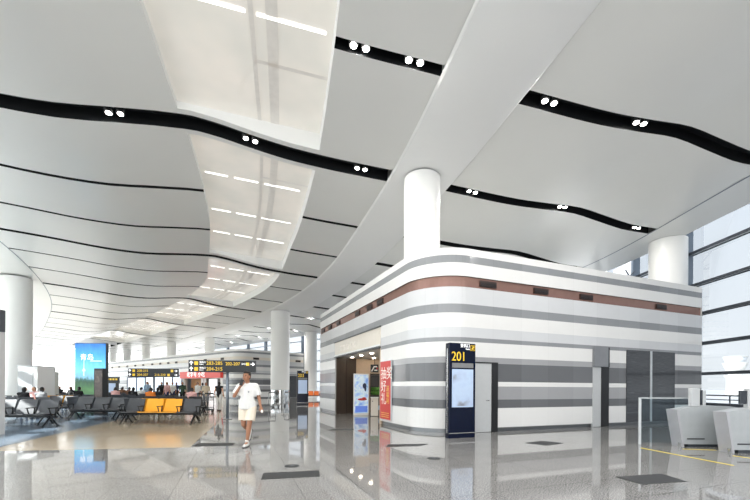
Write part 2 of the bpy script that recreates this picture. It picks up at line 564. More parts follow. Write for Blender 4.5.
def lat(u, y):
    k = math.floor(u)
    if k >= 6: k = 5
    t = u - k
    return LAT[k](y) * (1 - t) + LAT[k + 1](y) * t


# slot lines: distance where each crosses the beam's left edge, and slope in plan
SL = [(-8.2, 0.06), (-4.1, 0.12), (0.1, 0.19), (4.2, 0.24), (8.2, 0.285), (12.3, 0.35), (16.25, 0.42), (20.0, 0.474), (23.8, 0.54), (27.1, 0.6), (30.9, 0.69), (34.9, 0.77)]
OFF = 4                               # SL[4] is slot 0
yy = 34.9
for k in range(16):
    dy = 3.4 - 0.03 * k; yy += dy
    SL.append((yy, min(0.98, 0.8 + 0.02 * k)))
NS = len(SL)


def line(t):                          # t in slot index (0 = SL[OFF])
    t = t + OFF
    i = max(0, min(NS - 2, math.floor(t))); f = t - i
    y = SL[i][0] * (1 - f) + SL[i + 1][0] * f
    m = SL[i][1] * (1 - f) + SL[i + 1][1] * f
    return y, L3(y), m


WAVE = bezier_table([(-1, 0), (0, 0), (0.25, -0.06), (0.5, -0.17), (0.68, -0.12), (0.84, 0.1), (1.0, 0.3), (1.2, 0.29), (1.5, 0.14), (1.75, 0.04), (2, 0), (3, 0)])
WAVER = bezier_table([(0, 0), (0.3, 0.0), (0.45, 0.09), (0.6, 0.19), (0.74, 0.06), (0.86, -0.05), (1, 0), (2, 0)])


def wz(u):
    if u <= 3: return WAVE(max(0, u))
    if u < 4: return 0.0
    return WAVER(u - 4)


def C(u, t, dz=0.0):
    y0, x0, m = line(t)
    y = y0
    dm = 0.0 if u >= 4 else 0.0
    dy = (0.12 - 0.16 * min(1.0, max(0.0, t))) if u >= 4 else 0.0
    for _ in range(40):
        x = lat(u, y)
        y = 0.5 * y + 0.5 * (y0 + m * (x - x0) + dy + dm * (x - x0 - 2.2))
    return Vector((lat(u, y), y, ZC + wz(u) + dz))


def us(a, b, n): return [a + (b - a) * i / n for i in range(n + 1)]


T0, T1 = -OFF + 1, NS - OFF - 2
WIDE = {}


def full(j): return j % 3 == 1
def half(j):                          # half width in slot-index units
    if j in (1,): return 0.08
    if j == 0: return 0.034
    if full(j): return 0.05
    return 0.026


def halfr(j): return 0.052


ceil = MB()


def sheet(mb, ulist, ta, tb, nv, dz=0.0, m=0):
    base = len(mb.v); nu = len(ulist)
    for i in range(nv + 1):
        t = ta + (tb - ta) * i / nv
        for u in ulist: mb.v.append(tuple(C(u, t, dz)))
    for i in range(nv):
        for k in range(nu - 1):
            a = base + i * nu + k
            mb.face((a, a + 1, a + nu + 1, a + nu), m, True)


UL = us(0, 1, 16); UM = us(1, 2, 12); UR = us(2, 3, 8); UQ = us(4, 5, 20)
for j in range(T0, T1):
    a, b = j + half(j), j + 1 - half(j + 1)
    sheet(ceil, UL, a, b, 3)
    sheet(ceil, UR, a, b, 3)
    sheet(ceil, UQ, j + halfr(j), j + 1 - halfr(j + 1), 3)
EDGE = 0.13
for j in range(T0, T1):
    if full(j):                       # margins of panel either side of the full slots
        sheet(ceil, UM, j + half(j), j + EDGE, 1)
        sheet(ceil, UM, j - EDGE, j - half(j), 1)
sheet(ceil, us(-1, 0, 3), T0, T1, 40)
sheet(ceil, us(5, 6, 4), T0, T1, 40)
ceil_o = struct(ceil.build('ceiling', [MT['ceil']]), 'wavy pale grey metal ceiling of long panels')


def channel(ua, ub, n, ta, tb, depth=0.34):
    mb = MB(); ul = us(ua, ub, n); b = len(mb.v)
    for u in ul:
        p, q = C(u, ta), C(u, tb)
        mb.v += [tuple(p), (p.x, p.y, p.z + depth), (q.x, q.y, q.z + depth), tuple(q)]
    for i in range(n):
        for k in range(3):
            a = b + i * 4 + k; mb.face((a, a + 1, a + 5, a + 4), 0, False)
    return mb


for j in range(T0 + 1, T1):
    if full(j):
        channel(0, 3, 36, j - half(j), j + half(j)).build('ceiling_slot', MT['slot'], ceil_o)
    else:
        channel(0, 1, 16, j - half(j), j + half(j)).build('ceiling_slot', MT['slot'], ceil_o)
        channel(2, 3, 8, j - half(j), j + half(j)).build('ceiling_slot', MT['slot'], ceil_o)
    channel(4, 5, 20, j - halfr(j), j + halfr(j)).build('ceiling_slot', MT['slot'], ceil_o)

# beam between L3 and L4, hanging a little lower, with a white edge trim
bm = MB(); tr = MB()
ys = [0.0 + i * 0.9 for i in range(95)]
n0 = 0
prof = [(0.0, 0.0), (0.0, -0.04), (0.012, -0.05), (0.5, -0.055), (0.988, -0.05), (1.0, -0.04), (1.0, 0.0)]
for y in ys:
    y2 = y + 0.3
    a, b = Vector((L3(y), y, ZC)), Vector((L4(y + 0.35), y + 0.35, ZC))
    for f, dz in prof: bm.v.append(tuple(a.lerp(b, f) + Vector((0, 0, dz))))
for i in range(len(ys) - 1):
    for k in range(6):
        a = i * 7 + k; bm.face((a, a + 1, a + 8, a + 7), 0, k not in (0, 5))
beam_o = struct(bm.build('ceiling_beam', MT['beam']), 'broad smooth white beam curving along the ceiling')
for i in range(len(ys) - 1):
    p, q = Vector((L3(ys[i]), ys[i], ZC)), Vector((L3(ys[i + 1]), ys[i + 1], ZC))
    w = Vector((-0.05, 0, 0))
    tr.quad(p + w + Vector((0, 0, -.01)), p + Vector((0, 0, -.045)), q + Vector((0, 0, -.045)), q + w + Vector((0, 0, -.01)))
tr.build('edge_trim', MT['white'], beam_o)
# soffit edge on the right, thin dark joint at L5
jt = MB()
for i in range(len(ys) - 1):
    p, q = Vector((L5(ys[i]), ys[i], ZC - .012)), Vector((L5(ys[i + 1]), ys[i + 1], ZC - .012))
    w = Vector((0.035, 0, 0)); jt.quad(p - w, p + w, q + w, q - w)
    p, q = Vector((L0(ys[i]), ys[i], ZC - .012)), Vector((L0(ys[i + 1]), ys[i + 1], ZC - .012))
    w = Vector((0.03, 0, 0)); jt.quad(p - w, p + w, q + w, q - w)
jt.build('joint', MT['steel_blue'], ceil_o)
ed = MB()
for i in range(len(ys) - 1):
    p, q = Vector((L6(ys[i]), ys[i], ZC)), Vector((L6(ys[i + 1]), ys[i + 1], ZC))
    ed.quad(p, q, q + Vector((0, 0, 1.5)), p + Vector((0, 0, 1.5)))
ed.build('edge_fascia', MT['white'], ceil_o)
# unseen roof deck above everything, added to block the sun
rd = MB()
for i in range(len(ys) - 1):
    y, z = ys[i], ys[i + 1]
    rd.quad((LM(y) - 1, y, 10.0), (L6(y), y, 10.0), (L6(z), z, 10.0), (LM(z) - 1, z, 10.0))
struct(rd.build('roof', MT['white']), 'unseen sun-blocking roof deck above the ceiling panels')

# skylights: recess walls, luminous membrane, ribs, bright lines
SKY_LAB = {-2: 'large pale skylight panel at the top of the view, nearest the camera',
           1: 'pale curved skylight panel beyond the wide black slot, second from the camera',
           4: 'curved skylight panel third from the camera, beyond the third row of slots',
           7: 'small far skylight panel fourth along the ceiling', 10: 'distant skylight panel fifth along the ceiling',
           13: 'most distant visible skylight panel of the row'}
for j in (-2, 1, 4, 7, 10, 13):
    ta, tb = j + EDGE, j + 3 - EDGE
    root = empty('window_%d' % (1 + (j + 2) // 3), C(1.5, (ta + tb) / 2))
    struct(root, SKY_LAB[j])
    inv = Matrix.Translation(-root.location)
    D = 0.5
    mb = MB(); nv = 24; ul = us(1, 2, 12)
    def loc(p): return tuple(Vector(p) - root.location)
    # walls
    for i in range(nv):
        t, t2 = ta + (tb - ta) * i / nv, ta + (tb - ta) * (i + 1) / nv
        for u in (1, 2):
            p, q = C(u, t), C(u, t2)
            mb.quad(loc(p), loc(q), loc(q + Vector((0, 0, D - wz(u)))), loc(p + Vector((0, 0, D - wz(u)))))
    for i in range(12):
        for t in (ta, tb):
            p, q = C(ul[i], t), C(ul[i + 1], t)
            mb.quad(loc(p), loc(q), loc((q.x, q.y, ZC + D)), loc((p.x, p.y, ZC + D)))
    mb.build('reveal', MT['white'], root)
    pn = MB(); b = 0
    for i in range(nv + 1):
        t = ta + (tb - ta) * i / nv
        for u in ul:
            p = C(u, t); pn.v.append(loc((p.x, p.y, ZC + D)))
    for i in range(nv):
        for k in range(12):
            a = i * 13 + k; pn.face((a, a + 1, a + 14, a + 13), 0, True)
    pn.build('pane', MT['membrane'], root)
    def strip(mb, pts, w, dz):
        for p, q in zip(pts[:-1], pts[1:]):
            d = Vector((q.x - p.x, q.y - p.y, 0)).normalized(); s = Vector((-d.y, d.x, 0)) * w
            z = Vector((0, 0, 1)) * (ZC + D - dz)
            f = lambda v: loc((v.x, v.y, ZC + D - dz))
            mb.quad(f(p - s), f(q - s), f(q + s), f(p + s))
    for u in (1.55, 1.66):
        rb = MB()
        strip(rb, [C(u, ta + (tb - ta) * i / nv) for i in range(nv + 1)], 0.05 if u < 1.6 else 0.12, 0.012)
        rb.build('rib', MT['membrane_rib'], root)
    for f in (0.18, 0.5, 0.82):
        rb = MB(); strip(rb, [C(u, ta + (tb - ta) * f) for u in us(1.55, 2, 6)], 0.05, 0.012)
        rb.build('rib', MT['membrane_rib'], root)
    for f in (0.22, 0.5, 0.74) if j != -2 else (0.716,):
        for u0, u1 in ((1.04, 1.24), (1.30, 1.52), (1.58, 1.93)) if j != -2 else ((1.2, 1.52), (1.58, 1.96)):
            lb = MB(); strip(lb, [C(u, ta + (tb - ta) * f) for u in us(u0, u1, 4)], 0.032, 0.02)
            lb.build('light_line', MT['line_light'], root)

# spotlights in the wide slots
def px_of(p):
    v = p - Vector((0, 0, CAMZ))
    return CX + FPX * v.dot(RV) / v.y, CY - FPX * v.dot(UV_) / v.y


def on_slot(j, px, lo, hi):
    for _ in range(40):
        mid = (lo + hi) / 2
        if px_of(C(mid, j))[0] < px: lo = mid
        else: hi = mid
    return (lo + hi) / 2


SPOT = [(1, 114.5, 0, 1, 'in the long curved black slot, leftmost in view'),
        (1, 250.5, 1, 2, 'in the long curved black slot, above the second skylight'),
        (1, 361, 2, 3, 'at the right end of the long black slot by the white beam'),
        (0, 359.8, 2, 3, 'in the short black slot right of the nearest skylight'),
        (0, 414.5, 2, 3, 'in the short black slot touching the white beam'),
        (0, 549.5, 4, 5, 'at the left end of the upper right black slot'),
        (0, 640, 4, 5, 'midway along the upper right black slot'),
        (1, 472.3, 4, 5, 'at the left end of the wavy slot beside the near column'),
        (1, 562.5, 4, 5, 'midway along the wavy slot above the striped wall'),
        (1, 636.5, 4, 5, 'at the right end of the wavy slot near the right column')]
SPOT_P = []
for j, px, lo_, hi_, w in SPOT:
    u = on_slot(j, px, lo_, hi_)
    c = C(u, j, 0.05); SPOT_P.append(c)
    ax = (C(min(u + .02, hi_), j) - C(max(u - .02, lo_), j)).normalized() * 0.135
    root = empty('downlight', c)
    tag(root, 'twin spotlight ' + w, 'spotlight', 'twin spotlights in the ceiling slots')
    for p in (-ax, ax):
        hb = MB(); hb.tube(p, p + Vector((0, 0, 0.26)), 0.105, 0.105, 16); hb.build('housing', MT['slot'], root)
        lb = MB(); lb.tube(p + Vector((0, 0, -0.02)), p + Vector((0, 0, 0.01)), 0.066, 0.07, 16); lb.build('lamp', MT['lamp'], root)

# ------------------------------------------------------------------ floor, ground
fl = MB(); fl.quad((-110, -14, 0), (17, -14, 0), (17, 100, 0), (-110, 100, 0))
struct(fl.build('floor', MT['granite']), 'polished speckled grey granite floor')
t1, t2, t3 = on_z(190, 447.3), on_z(224, 416), on_z(0, 451)
def ext(a, b, k): return a + (b - a) * k
d_r = (t2 - t1).normalized(); d_l = (t3 - t1).normalized()
tn = MB()
tn.prism([tuple(t1)[:2], tuple(t1 + d_r * 14)[:2], tuple(t1 + d_r * 14 + Vector((-9, 22, 0)))[:2], (-75, 60), (-45, 24), tuple(t1 + d_l * 14)[:2]], -0.02, 0.004)
struct(tn.build('floor', MT['tan']), 'tan terrazzo floor of the seating bay')
b1, b2 = on_z(0, 447.3), on_z(130, 417)
d_b = (b2 - b1).normalized()
bl = MB(); bl.prism([tuple(b1 - d_b * 3.0)[:2], tuple(b1 + d_b * 15)[:2], (-30, 34), (-22, 12), (-14, 5)], -0.02, 0.008)
struct(bl.build('floor', MT['blue']), 'blue grey floor strip along the left glass')
gr = MB(); gr.quad((-800, -400, -0.35), (800, -400, -0.35), (800, 1200, -0.35), (-800, 1200, -0.35))
struct(gr.build('ground', MT['ground']), 'pale apron outside the glass')

# floor grilles and plates
def floor_patch(name, pxs, m, label, cat, h=0.006, group=None, z0=0.001):
    mb = MB(); pts = [on_z(*p) for p in pxs]; c = sum(pts, Vector()) / len(pts)
    mb.prism([tuple(p - c)[:2] for p in pts], z0, z0 + h)
    o = mb.build(name, m, None, (c.x, c.y, 0)); return tag(o, label, cat, group)


G = 'dark grilles let into the floor'
floor_patch('floor_grille', [(615.7, 477), (642, 484.7), (686.6, 481.6), (661, 474)], MT['vent'], 'dark square floor grille in front of the right-hand gates', 'floor grille', group=G)
floor_patch('floor_grille', [(525.6, 443), (547, 445.6), (563.5, 443.2), (542, 441)], MT['vent'], 'grey square floor grille before the plain striped wall', 'floor grille', group=G)
floor_patch('floor_grille', [(261, 479.6), (320, 476.4), (319, 470.8), (263.5, 473.3)], MT['vent'], 'long dark floor grille in the middle foreground', 'floor grille', group=G)
floor_patch('floor_grille', [(192.5, 446.3), (232, 445.6), (235, 443), (200, 443.4)], MT['vent'], 'long dark floor grille beside the walking man', 'floor grille', group=G)
floor_patch('floor_grille', [(386, 447), (419, 446), (428, 444), (388, 444.6)], MT['vent'], 'thin grey floor grille at the rounded wall corner', 'floor grille', group=G)
floor_patch('floor_grille', [(329, 430.6), (353, 430), (354, 429), (331, 429.4)], MT['vent'], 'narrow dark floor grille before the shop entrance', 'floor grille', group=G)
for px, py, lab in ((434, 458.5, 'small round metal floor cover below the navy gate pillar'), (292, 466, 'small round metal floor cover in front of the far white column')):
    p = on_z(px, py); mb = MB(); mb.tube((0, 0, .001), (0, 0, .008), 0.13, 0.12, 20, 0)
    mb.tube((0, 0, .007), (0, 0, .011), 0.05, 0.05, 12, 1)
    tag(mb.build('floor_cover', [MT['vent'], MT['steel_dark']], None, (p.x, p.y, 0)), lab, 'floor cover')


def floor_line(a, b, w, label):
    a, b = on_z(*a), on_z(*b); d = b - a; c = (a + b) / 2
    mb = MB(); mb.box((0, 0, .003), (d.length, w, .004))
    tag(mb.build('floor_line', MT['yellow_line'], None, (c.x, c.y, 0), math.atan2(d.y, d.x)), label, 'floor marking', 'yellow floor lines')


floor_line((641, 448), (733, 465.5), 0.06, 'long yellow floor line running from the glass barrier post')
floor_line((683, 449), (716, 450.2), 0.05, 'short yellow floor line at the foot of the left boarding gate')
floor_line((733, 455.8), (756, 459), 0.05, 'short yellow floor line at the foot of the right boarding gate')

# ------------------------------------------------------------------ striped retail blocks
ZB = [(0.13, 0.75, 'p_white'), (0.75, 1.02, 'p_dark'), (1.02, 1.44, 'p_mid'), (1.44, 1.58, 'p_white'), (1.58, 2.13, 'p_dark'), (2.13, 2.31, 'p_mid'),
      (2.31, 2.75, 'p_white'), (2.75, 2.88, 'p_grey'), (2.88, 3.18, 'p_pale'), (3.18, 3.60, 'p_white'), (3.60, 3.86, 'p_grey'), (3.86, 4.36, 'p_pale'),
      (4.36, 4.68, 'bronze'), (4.68, 5.07, 'p_white'), (5.07, 5.29, 'p_grey'), (5.29, 5.5, 'p_white')]
ZB = [(1.4 + (a - 1.4) * 1.045 if a > 1.5 else a, 1.4 + (b - 1.4) * 1.045 if b > 1.5 else b, m) for a, b, m in ZB]
ZMATS = ['p_white', 'p_dark', 'p_mid', 'p_grey', 'p_pale', 'bronze']


def outline(vert, dl, ll, dr, lr, rad, curve=0.0):
    """plan points from the far end of the left face, round the corner, to the end of the right face"""
    V = Vector(vert); dl = Vector(dl).normalized(); dr = Vector(dr).normalized()
    ang = math.acos(max(-1, min(1, dl.dot(dr)))); tl = rad / math.tan(ang / 2)
    A, B = V + dl * tl, V + dr * tl
    cen = V + (dl + dr).normalized() * (rad / math.sin(ang / 2))
    pts = []
    n = max(10, int(ll / 1.0))
    for i in range(n):
        f = 1 - i / n
        pts.append(V + dl * (tl + (ll - tl) * f))
    a0 = math.atan2(A.y - cen.y, A.x - cen.x); a1 = math.atan2(B.y - cen.y, B.x - cen.x)
    while a1 < a0 - PI: a1 += 2 * PI
    while a1 > a0 + PI: a1 -= 2 * PI
    for i in range(17):
        t = a0 + (a1 - a0) * i / 16
        pts.append(Vector((cen.x + rad * math.cos(t), cen.y + rad * math.sin(t))))
    n = max(8, int(lr / 1.0))
    for i in range(1, n + 1):
        pts.append(V + dr * (tl + (lr - tl) * i / n))
    return pts


def insert_at(pts, p):
    """insert a plan point on the polyline; returns list"""
    best = None
    for i in range(len(pts) - 1):
        a, b = pts[i], pts[i + 1]; d = b - a
        t = (p - a).dot(d) / d.length_squared
        if 0 <= t <= 1:
            e = (a + d * t - p).length
            if best is None or e < best[0]: best = (e, i, a + d * t)
    pts.insert(best[1] + 1, best[2]); return best[2]


def hit(px, V, d):
    """plan point of the line V+t*d seen in column px"""
    k = (px - CX) / FPX; V = Vector(V); d = Vector(d)
    t = (k * V.y - V.x) / (d.x - k * d.y)
    return V + d * t


def block(name, label, pts, opening, zopen, back, base, glare_swap=None):
    root = empty(name, (base[0], base[1], 0)); tag(root, label, 'building')
    o = Vector((base[0], base[1], 0))
    arc = [0.0]
    for a, b in zip(pts[:-1], pts[1:]): arc.append(arc[-1] + (b - a).length)
    nrm = []
    for i in range(len(pts)):
        a = pts[max(0, i - 1)]; b = pts[min(len(pts) - 1, i + 1)]; d = (b - a).normalized()
        nrm.append(Vector((d.y, -d.x)))
    def inside(i):
        return opening and opening[0] - 1e-3 <= arc[i] and arc[i + 1] <= opening[1] + 1e-3
    groups = {'wall_cladding': MB(), 'bronze_band': MB(), 'plinth': MB(), 'parapet': MB()}
    def P(i, off, z):
        q = pts[i] + nrm[i] * off; return (q.x - o.x, q.y - o.y, z)
    for z0, z1, m in ZB:
        mb = groups['bronze_band' if m == 'bronze' else 'wall_cladding']
        off = -0.05 if m == 'bronze' else 0.0
        mi = 0 if m == 'bronze' else ZMATS.index(m)
        for i in range(len(pts) - 1):
            if z1 <= zopen + 1e-3 and inside(i): continue
            a, b = arc[i], arc[i + 1]
            sm = (pts[i + 1] - pts[i]).length < 0.5
            mb.quad(P(i, off, z0), P(i + 1, off, z0), P(i + 1, off, z1), P(i, off, z1), mi, sm, [(a, z0), (b, z0), (b, z1), (a, z1)])
            if m == 'bronze':
                mb.quad(P(i, 0, z0), P(i + 1, 0, z0), P(i + 1, off, z0), P(i, off, z0), 0)
                mb.quad(P(i, 0, z1), P(i + 1, 0, z1), P(i + 1, off, z1), P(i, off, z1), 1)
    runs = [MB()]
    for i in range(len(pts) - 1):
        if inside(i):
            if runs[-1].f: runs.append(MB())
            continue
        groups['plinth'] = runs[-1]
        groups['plinth'].quad(P(i, -0.09, 0), P(i + 1, -0.09, 0), P(i + 1, -0.09, 0.13), P(i, -0.09, 0.13), 0, True)
        groups['plinth'].quad(P(i, -0.09, 0.13), P(i + 1, -0.09, 0.13), P(i + 1, 0, 0.13), P(i, 0, 0.13), 1)
    groups['wall_cladding'].build('wall_cladding', [MT[k] for k in ZMATS], root)
    groups['bronze_band'].build('bronze_band', [MT[glare_swap or 'bronze'], MT['bronze_dark'] if not glare_swap else MT[glare_swap]], root)
    for r in runs: r.build('plinth', [MT['plinth'], MT['white']], root)
    # roof and the plain back walls
    poly = [Vector((p.x - o.x, p.y - o.y)) for p in pts] + [Vector((p[0] - o.x, p[1] - o.y)) for p in back]
    rf = MB(); n = len(poly)
    for p in poly: rf.v.append((p.x, p.y, 5.64))
    rf.face(list(range(n)), 0)
    seq = [len(pts) - 1] + list(range(len(pts), n)) + [0]
    for a, b in zip(seq[:-1], seq[1:]):
        rf.quad((poly[a].x, poly[a].y, 0), (poly[b].x, poly[b].y, 0), (poly[b].x, poly[b].y, 5.66), (poly[a].x, poly[a].y, 5.66))
    rf.build('roof', MT['white'], root)
    return root, arc


# near block
VR = Vector((1.57, 10.757)); DR = Vector((0.934, 0.357)).normalized(); DL = Vector((-0.4025, 0.9154)).normalized()
E1 = hit(701.5, VR, DR); E0 = hit(320, VR, DL)
pts = outline(VR, DL, (E0 - VR).length, DR, (E1 - VR).length, 1.5)
oA = hit(335, VR, DL); oB = hit(380.5, VR, DL)
a_ = insert_at(pts, oA); b_ = insert_at(pts, oB)
def arc_of(pts, p):
    s = 0
    for a, b in zip(pts[:-1], pts[1:]):
        if (a - p).length < 1e-4: return s
        s += (b - a).length
    return s
sA, sB = arc_of(pts, a_), arc_of(pts, b_)
for q in range(0):
    pass
N_R = Vector((DR.y, -DR.x)); N_L = Vector((-DL.y, DL.x)) * 1
if N_L.x > 0: N_L = -N_L
back = [E1 - N_R * 4.5, E0 - N_L * 9 + Vector((0, 1.0))]
blk, arcs = block('striped_shop_block', 'large white and grey striped shop block with rounded corner and bronze band', pts, (sA, sB), 3.72, [tuple(p) for p in back], (VR.x, VR.y))
O3 = Vector((VR.x, VR.y, 0))


def face_frame(p, d):
    """matrix whose local X runs along d, local -Y looks out of the face"""
    return math.atan2(d.y, d.x)


RZ_R = math.atan2(DR.y, DR.x)
RZ_L = math.atan2(-DL.y, -DL.x)      # left face: local X runs from the back to the corner, -Y looks out to the hall


def on_block(name, p, rz, parent):
    e = empty(name, (p.x - O3.x, p.y - O3.y, 0), rz); e.parent = parent; return e


# vents in the bronze band
for px in (488, 541, 586.3, 661.5):
    p = hit(px, VR, DR); mb = MB()
    mb.box((0, 0.03, 4.66), (0.62, 0.06, 0.18), 0); mb.box((0, -0.004, 4.66), (0.58, 0.012, 0.03), 1); mb.box((0, -0.004, 4.60), (0.58, 0.012, 0.02), 1)
    mb.build('band_vent', [MT['bronze_dark'], MT['black']], blk, (p.x - O3.x, p.y - O3.y, 0), RZ_R)
for px in (322.5, 329, 337.5, 356.5, 368.5, 379):
    p = hit(px, VR, DL); mb = MB()
    mb.box((0, 0.03, 4.66), (0.52, 0.06, 0.2), 0); mb.box((0, -0.004, 4.66), (0.48, 0.012, 0.03), 1)
    mb.build('band_vent', [MT['bronze_dark'], MT['black']], blk, (p.x - O3.x, p.y - O3.y, 0), RZ_L)

# doors on the right face (children of the block)
def face_x(px): return (hit(px, VR, DR) - VR).length
def face_box(mb, s0, s1, z0, z1, y0, y1, m=0):
    mb.box(((s0 + s1) / 2, (y0 + y1) / 2, (z0 + z1) / 2), (s1 - s0, abs(y1 - y0), z1 - z0), m)
s0, s1, s2 = face_x(464), face_x(491), face_x(497)
mb = MB(); face_box(mb, s0, s1, 0.01, 2.16, -0.02, 0.06, 0); mb.build('service_door', MT['door_grey'], blk, (0, 0, 0), RZ_R)
mb = MB(); face_box(mb, s1, s2, 0.005, 2.2, -0.05, 0.06, 0); face_box(mb, s0, s1, 2.16, 2.2, -0.035, 0.06, 0); mb.build('door_frame', MT['black'], blk, (0, 0, 0), RZ_R)
mb = MB(); mb.path([(s1 - .12, -.02, 1.0), (s1 - .12, -.07, 1.0), (s1 - .24, -.07, 1.0)], .012); mb.build('door_handle', MT['steel'], blk, (0, 0, 0), RZ_R)
s0, sm, s1 = face_x(592.5), face_x(600.5), face_x(608)
mb = MB(); face_box(mb, s0, sm, 0.01, 2.16, -0.02, 0.06, 0); mb.build('service_door', MT['door_grey'], blk, (0, 0, 0), RZ_R)
mb = MB(); face_box(mb, sm, s1, 0.005, 2.18, -0.04, 0.06, 0); mb.build('door_frame', MT['black'], blk, (0, 0, 0), RZ_R)
mb = MB(); face_box(mb, s0 - .02, s1 - .12, 2.18, 2.9, -0.10, 0.06, 0); face_box(mb, s1 - .12, s1, 2.18, 2.9, -0.06, 0.06, 1)
mb.build('door_header', [MT['door_mid'], MT['black']], blk, (0, 0, 0), RZ_R)
s0, sm, s1 = face_x(626), face_x(650), face_x(674)
for a, b in ((s0, sm - .05), (sm + .05, s1)):
    mb = MB(); face_box(mb, a, b, 0.13, 2.86, -0.03, 0.04, 0); mb.build('dark_panel', MT['stone_dark'], blk, (0, 0, 0), RZ_R)
mb = MB(); face_box(mb, sm - .05, sm + .05, 0.13, 2.86, -0.05, 0.04, 0); mb.build('panel_mullion', MT['silver'], blk, (0, 0, 0), RZ_R)

# shop entrance on the left face: cream fascia, brown jamb, back walls
eL = empty('shop_entrance', (oA.x - O3.x, oA.y - O3.y, 0), RZ_L); eL.parent = blk
W = (oB - oA).length
mb = MB(); mb.box((W / 2, 0.03, 3.33), (W, 0.1, 0.76)); mb.build('fascia', MT['cream'], eL)
mb = MB(); mb.box((W / 2, 0.0, 3.70), (W + .06, 0.14, 0.04)); mb.box((W / 2, 0.02, 2.93), (W, 0.14, 0.07)); mb.build('fascia_trim', MT['steel_dark'], eL)
mb = MB(); mb.box((0.1, 0.55, 1.45), (0.2, 1.1, 2.9), 0); mb.box((0.215, 0.55, 1.45), (0.03, 0.05, 2.9), 1); mb.box((0.205, 0.2, 1.45), (0.02, 0.02, 2.9), 1); mb.build('door_jamb', [MT['brown'], MT['bronze_dark']], eL)
mb = MB(); mb.box((W - .04, 2.0, 1.45), (0.08, 4.0, 2.9)); mb.box((W / 2, 4.05, 1.45), (W, 0.1, 2.9)); mb.box((0.05, 2.6, 1.45), (0.1, 3.0, 2.9))
mb.build('inner_wall', MT['beige'], eL)
mb = MB(); mb.box((W / 2, 2.0, 2.98), (W, 4.1, 0.1)); mb.build('inner_ceiling', MT['white'], eL)
mb = MB()
SL_M = emis('shop lamp', (255, 238, 214), 30.0)
for i in range(4):
    for q in range(3):
        mb = MB(); mb.tube((0.7 + i * 1.25, .7 + q * 1.2, 2.9), (0.7 + i * 1.25, .7 + q * 1.2, 2.93), .07, .07, 14); mb.build('ceiling_lamp', SL_M, eL)
for i, ch in enumerate((1.1, 1.55, 2.0, 2.5, 3.05)):       # pale raised characters, too faint to read
    mb = MB(); z = 3.3
    mb.box((ch, -0.03, z + .1), (0.28, 0.02, 0.03)); mb.box((ch - .06, -0.03, z), (0.03, 0.02, 0.3)); mb.box((ch + .07, -0.03, z - .04), (0.03, 0.02, 0.2)); mb.box((ch, -0.03, z - .08), (0.22, 0.02, 0.03))
    mb.build('fascia_character', MT['white_ink'], eL)

# things in and by the shop
p = at_y(361, 413.3, 18.2); e = empty('light_box', (p.x, p.y, 0), 0.3)
tag(e, 'pale blue lit poster stand showing a figure, inside the shop entrance', 'poster')
mb = MB(); mb.box((0, 0, 1.03), (0.78, 0.09, 2.06), bev=.008); mb.build('case', MT['white'], e)
mb = MB(); mb.box((0, -0.05, 1.05), (0.70, 0.01, 1.9)); mb.build('poster_sheet', MT['poster_blue'], e)
mb = MB(); mb.ellipsoid((0.05, -0.056, 0.78), (0.24, 0.006, 0.06)); mb.ellipsoid((0.14, -0.056, 0.84), (0.1, 0.006, 0.05)); mb.build('printed_shape', MT['red'], e)
mb = MB(); mb.ellipsoid((0.16, -0.056, 1.45), (0.1, 0.006, 0.14)); mb.ellipsoid((0.2, -0.056, 1.3), (0.05, 0.006, 0.12)); mb.build('printed_figure', MT['c_navy'], e)
mb = MB(); mb.box((0, -0.056, 0.3), (0.62, 0.004, 0.3)); mb.build('printed_band', mat('poster blue', (96, 128, 214), 0.4, emit=(96, 128, 214), estr=.3), e)
p = at_y(374.5, 414, 17.6); e = empty('shop_counter', (p.x, p.y, 0), 0.0)
tag(e, 'cream box counter just inside the shop doorway', 'counter')
mb = MB(); mb.box((0, 0, 0.45), (0.36, 0.4, 0.86), bev=.01); mb.build('body', MT['cream'], e)
mb = MB(); mb.box((0, 0, 0.9), (0.4, 0.44, 0.04), bev=.008); mb.build('top', MT['white'], e)
mb = MB(); mb.box((-0.1, -0.205, 0.72), (0.05, 0.01, 0.03)); mb.build('latch', MT['steel_dark'], e)
e2 = empty('shop_shelf', (p.x + 0.12, p.y + 1.2, 0), 0.0); tag(e2, 'shop shelf unit with green goods behind the cream counter', 'shelf')
mb = MB()
for z in (0.2, 0.95, 1.5, 2.0): mb.box((0, 0, z), (0.7, 0.35, 0.03))
mb.box((-.34, 0, 1.05), (.03, .35, 2.1)); mb.box((.34, 0, 1.05), (.03, .35, 2.1)); mb.box((0, .17, 1.05), (.7, .02, 2.1))
mb.build('frame', MT['brown'], e2)
mb = MB()
for i in range(14): mb.ellipsoid((-.28 + (i % 7) * .09, -.05, 1.1 + (i // 7) * .2), (.05, .06, .11), n=8, h=6)
g = mb.build('goods', MT['plant'], e2); g['kind'] = 'stuff'
mb = MB()
for i in range(5): mb.tube((-.25 + i * .12, -.05, .97 - .75), (-.25 + i * .12, -.05, 1.2 - .75), .045, .03, 10)
g = mb.build('bottles', MT['c_blue'], e2)
p = at_y(374.5, 368.5, 16.6); e = empty('hanging_shop_sign', (p.x, p.y, p.z), 0.0); tag(e, 'small dark hanging sign with red and white symbol in the shop doorway', 'sign')
mb = MB(); mb.box((0, 0, 0), (0.36, 0.05, 0.36), bev=.01); mb.build('board', MT['black'], e)
mb = MB(); mb.box((-.07, -.03, -.02), (.05, .01, .25), T=Matrix.Rotation(.5, 3, 'Y')); mb.box((.04, -.03, .08), (.16, .01, .05)); mb.box((.06, -.03, -.08), (.14, .01, .05)); mb.build('symbol', MT['white_ink'], e)
mb = MB(); mb.box((.12, -.031, .0), (.05, .01, .09)); mb.build('red_symbol', MT['red'], e)
mb = MB(); mb.tube((0, 0, .18), (0, 0, 2.93 - p.z), .012); mb.build('hanger', MT['steel_dark'], e)

